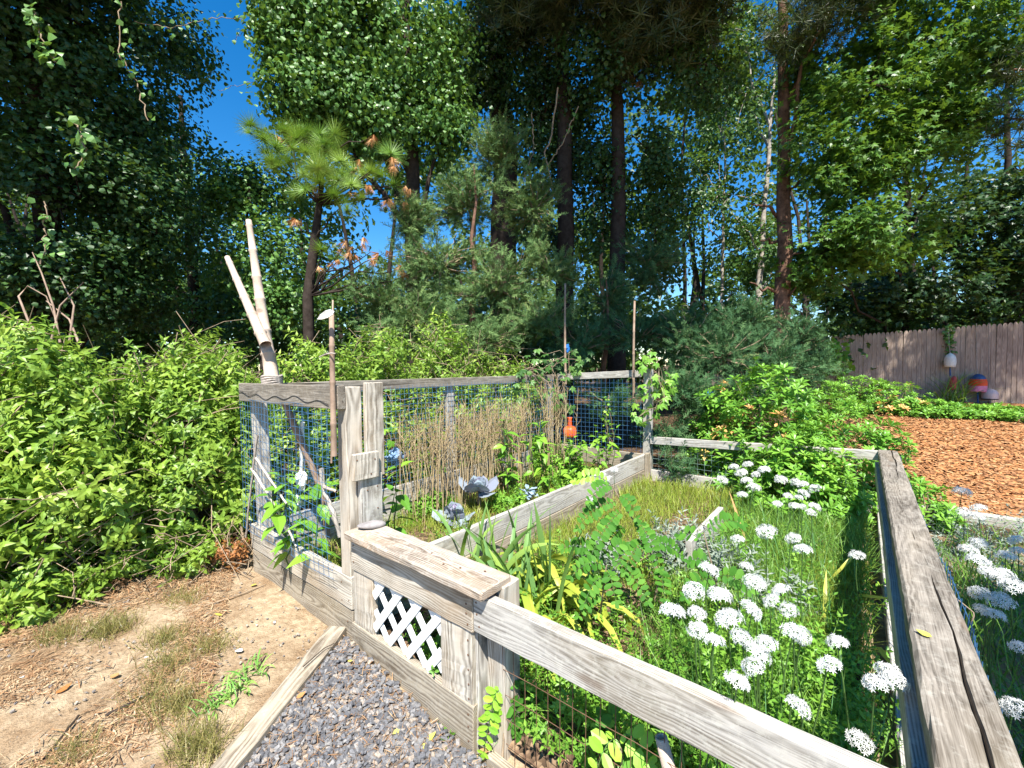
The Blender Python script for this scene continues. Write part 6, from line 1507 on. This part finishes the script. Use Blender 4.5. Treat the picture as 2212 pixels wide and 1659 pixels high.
crumple('blue_ribbon', 'scrap of blue plastic hanging in the dark cedar above the rail', at(1226, 752, 5.8), 0.05, M['blue_plastic'], 'plastic', 6, (0.6, 0.4, 1))
crumple('blue_bundle', 'pale blue bundle lying behind the side mesh by the post', at(852, 985, 4.2), 0.11, plain('faded_blue', (0.25, 0.38, 0.58), 0.5), 'bundle', 8, (1, 0.8, 0.6))
# orange jug
p = on_z(1231, 935, 0.50); e = empty('orange_jug', tuple(p - np.array([0, 0, 0.05])), 'orange plastic jug with a narrow neck among the leaves', 'jug')
lathe('body', [(0.001, -0.06), (0.085, -0.06), (0.095, -0.03), (0.095, 0.05), (0.075, 0.085), (0.03, 0.10)], M['orange'], e, 16, tuple(p))
lathe('neck', [(0.032, 0.10), (0.030, 0.2), (0.036, 0.22), (0.001, 0.225)], M['orange'], e, 12, tuple(p))
p2 = Tubes(); p2.add([p - np.array([0, 0, 0.06]), np.array([p[0], p[1], 0.0])], 0.012, 6); p2.build('support', M['twig'], e)
p = on_z(1010 * 0 + 1088, 1045, 0.10); e = empty('flower_pot', tuple(p), 'tan round pot half hidden by leaves in the tall bed', 'pot')
M['tan'] = plain('tan_pot', (0.50, 0.36, 0.24), 0.8, 0.2, 0.12, 20)
lathe('body', [(0.001, -0.06), (0.10, -0.06), (0.145, 0.10), (0.132, 0.10), (0.10, -0.02)], M['tan'], e, 24, tuple(p), (0.25, -0.35, 1))
lathe('rim', [(0.144, 0.085), (0.156, 0.088), (0.156, 0.115), (0.138, 0.115), (0.134, 0.09)], plain('brown_rim', (0.22, 0.10, 0.05), 0.8), e, 24, tuple(p), (0.25, -0.35, 1))

# stone on the gate
V = []; nu, nv_ = 24, 12
for j in range(nv_ + 1):
    for i in range(nu):
        a = i / nu * 6.283; el = -1.5708 + j / nv_ * 3.1416; V.append((0.072 * math.cos(a) * math.cos(el) * (1 + 0.06 * math.cos(a)), 0.034 * math.sin(a) * math.cos(el), 0.019 * math.sin(el) * (1 + 0.25 * math.cos(a))))
F = np.array([(j * nu + i, j * nu + (i + 1) % nu, (j + 1) * nu + (i + 1) % nu, (j + 1) * nu + i) for j in range(nv_) for i in range(nu)])
p = on_z(801, 1137, 0.64); p[2] = 0.647
o = link('flat_stone', raw_mesh('flat_stone', np.array(V), F, True), None, M['stone'], Matrix.Translation(Vector(p)) @ Matrix.Rotation(R(62), 4, 'Z') @ Matrix.Rotation(R(3), 4, 'Y'))
tag(o, 'flat oval grey beach stone resting on the gate cap', 'stone')

# ------------------------------------------------------------------ on the sand and gravel
for i, (px, py, n, h, lb) in enumerate(((130, 1375, 170, 0.10, 'brown-green grass tuft at the far left of the sand'), (240, 1365, 230, 0.12, 'fullest grass tuft in front of the hedge twigs'), (355, 1385, 150, 0.10, 'dry grass tuft in the middle of the sand'), (455, 1400, 150, 0.09, 'grass tuft nearest the tall panel'),
        (360, 1440, 150, 0.09, 'small grass tuft below the middle one'), (330, 1510, 130, 0.09, 'grass tuft left of the bright crabgrass'), (385, 1540, 190, 0.11, 'grass tuft beside the crabgrass near the timber'), (430, 1620, 260, 0.12, 'large grass tuft along the path timber at the bottom'), (160, 1635, 150, 0.08, 'grass tuft at the bottom left'), (395, 1300, 120, 0.11, 'dark grass tuft in the shade of the hedge'))):
    c = on_z(px, py, 0.0); n = int(n * 2.2); pp = c + rng.normal(0, 0.05, (n, 3)) * np.array([1.3, 1, 0]); pp[:, 2] = gz(pp[:, 0], pp[:, 1])
    e = empty('grass_tuft', tuple(c), lb, 'grass', 'grass tufts on the sand'); blades('blades', pp, h, L['dry_grass'], e, 0.028, (0.3, 0.8, 1.3), 0.5)
e = empty('crabgrass', tuple(on_z(500, 1500, 0)), 'bright green crabgrass sprawling beside the path timber', 'grass')
for i in range(150):
    t = rng.random(); q_ = on_z(445 + 120 * t + rng.normal(0, 12), 1545 - 110 * t + rng.normal(0, 14), 0.01); strap(arch(q_, rng.uniform(0, 6.28), rng.uniform(0.05, 0.12), rng.uniform(1.0, 2.4), 5), rng.uniform(0.005, 0.009), L['crab'], e, None, rng.random()) if i < 90 else None
FALL = leaf_tpl(0.6, ((0, 0), (0.2, 0.8), (0.5, 1.0), (0.8, 0.5), (1.0, 0)), 0.15, -0.25)
SH = leaf_tpl(0.55, ((0, 0), (0.2, 0.9), (0.6, 1.0), (1.0, 0)), 0.25, 0.1)
def flat_bit(name, label, px, py, size, mat, cat, tpl, z=None, group=None, yaw=None):
    q_ = on_z(px, py, 0.0 if z is None else z)
    if z is None: q_ = on_z(px, py, float(gz(q_[0], q_[1])) + (0.036 if px > 560 and py > 1400 else 0.008))
    a = rng.uniform(0, 6.28) if yaw is None else yaw
    o = link(name, cloud_mesh(name, tpl, q_[None] + np.array([0, 0, 0.004]), frames(np.array([[rng.normal(0, .15), rng.normal(0, .15), 1]]), np.array([[math.cos(a), math.sin(a), 0]])), np.array([size])), None, mat)
    md = o.modifiers.new('thickness', 'SOLIDIFY'); md.thickness = 0.0012
    tag(o, label, cat, group)
for px, py, s, mt, lb in ((752, 1428, 0.03, 'fallen', 'small yellow leaf on the gravel by the timber'), (918, 1605, 0.05, 'fallen', 'yellow leaf on the gravel nearest the gate corner'), (925, 1622, 0.05, 'fallen', 'second yellow leaf touching the one near the gate corner'), (543, 1265, 0.05, 'fallen', 'yellow leaf at the foot of the tall panel'), (480, 1330, 0.04, 'fallen', 'yellow leaf on the sand below the tall panel'),
        (2013, 1378, 0.035, 'fallen', 'torn yellow leaf lying on the cracked rail'), (545, 1610, 0.06, 'fallen_orange', 'curled orange leaf on the gravel beside the timber'), (865, 1385 + 190, 0.04, 'fallen', 'pale yellow leaf on the gravel below the lattice'), (640, 1510, 0.04, 'fallen_orange', 'orange leaf on the gravel near the timber'), (120, 1500, 0.06, 'fallen_orange', 'orange-brown leaf on the bare sand at left'), (255, 1460, 0.05, 'fallen_orange', 'orange-brown leaf between the grass tufts'), (1035, 1622, 0.045, 'fallen_orange', 'orange leaf tucked under the gate corner')):
    flat_bit('fallen_leaf', lb, px, py, s, L[mt], 'leaf', FALL, 0.655 if px == 2013 else None, 'fallen leaves')
for px, py, s, lb in ((523, 1408, 0.05, 'largest white shell on the sand'), (308, 1497, 0.035, 'white shell by the middle grass tufts'), (47, 1462, 0.03, 'white shell at the far left of the sand'), (322, 1420, 0.02, 'small white shell beside a grass tuft'), (435, 1345, 0.02, 'small white shell below the hedge shade'), (430, 1405, 0.02, 'small white shell left of the largest one'), (555, 1350, 0.015, 'tiny white shell near the tall panel'), (1975 * 0 + 590, 1345, 0.018, 'tiny white shell under the tall panel board')):
    flat_bit('shell', lb, px, py, s, M['shell'], 'shell', SH, None, 'white shells on the sand')
stick('fallen_stick', 'dark stick lying on the sand at the bottom left', [on_z(95, 1640, 0.012), on_z(135, 1590, 0.014), on_z(170, 1545, 0.012)], 0.006, M['bark'], 'stick', 'sticks lying on the sand')
stick('fallen_stick', 'dark knobbly stick in the middle of the bare sand', [on_z(230, 1545, 0.014), on_z(280, 1520, 0.016), on_z(345, 1490, 0.012)], 0.007, M['bark'], 'stick', 'sticks lying on the sand')
stick('fallen_stick', 'long brown stick lying toward the tall panel', [on_z(440, 1310, 0.012), on_z(530, 1280, 0.016), on_z(575, 1262, 0.012)], 0.005, M['twig'], 'stick', 'sticks lying on the sand')
stick('fallen_stick', 'pale forked twig in front of the hedge', [on_z(170, 1385, 0.012), on_z(220, 1335, 0.03), on_z(240, 1310, 0.05)], 0.006, M['twig'], 'stick', 'sticks lying on the sand')
stick('fallen_stick', 'thin curved twig lying across the path timber', [on_z(655, 1440, 0.07), on_z(700, 1400, 0.075), on_z(722, 1390, 0.075)], 0.0025, M['bark'], 'stick', 'sticks lying on the sand')
stick('vine_tendril', 'curling straw-coloured tendril outside the cracked rail', [on_z(2040, 1275, 0.5), on_z(2075, 1300, 0.5), on_z(2105, 1325, 0.48), on_z(2098, 1350, 0.45)], 0.003, M['twig'], 'tendril', 'tendrils beside the rail')
stick('vine_tendril', 'small lower tendril curling beside the cracked rail', [on_z(2060, 1375, 0.55), on_z(2082, 1400, 0.54), on_z(2075, 1418, 0.52)], 0.003, M['twig'], 'tendril', 'tendrils beside the rail')
# broken dry straps lying in the grass of the low bed
for i, pts in enumerate(([(1858, 1185), (1820, 1225), (1790, 1255)], [(1785, 1230), (1782, 1290), (1780, 1335)], [(1935, 1295), (1880, 1288), (1850, 1285)], [(1575, 1060), (1595, 1120), (1615, 1180)], [(1930, 1445), (1900, 1400), (1850, 1395)])):
    e = empty('dry_strap_leaf', tuple(on_z(*pts[-1], 0.1)), ['dry strap leaf slanting up beside the long grass', 'dry strap leaf bent upright in the low bed', 'dry strap leaf lying against the right-hand rail', 'straw-coloured stalk leaning by the back flowers', 'dry strap leaf arching near the cracked rail'][i], 'leaf', 'dry strap leaves in the low bed')
    P = np.array([on_z(x, y, 0.32 - 0.1 * k) for k, (x, y) in enumerate(pts)]); t = np.linspace(0, 2, 7); ii = np.minimum(t.astype(int), 1); strap((P[ii] + (P[ii + 1] - P[ii]) * (t - ii)[:, None])[::-1], 0.018, L['iris_lime'] if i != 3 else L['fallen_orange'], e, None, 0.8)
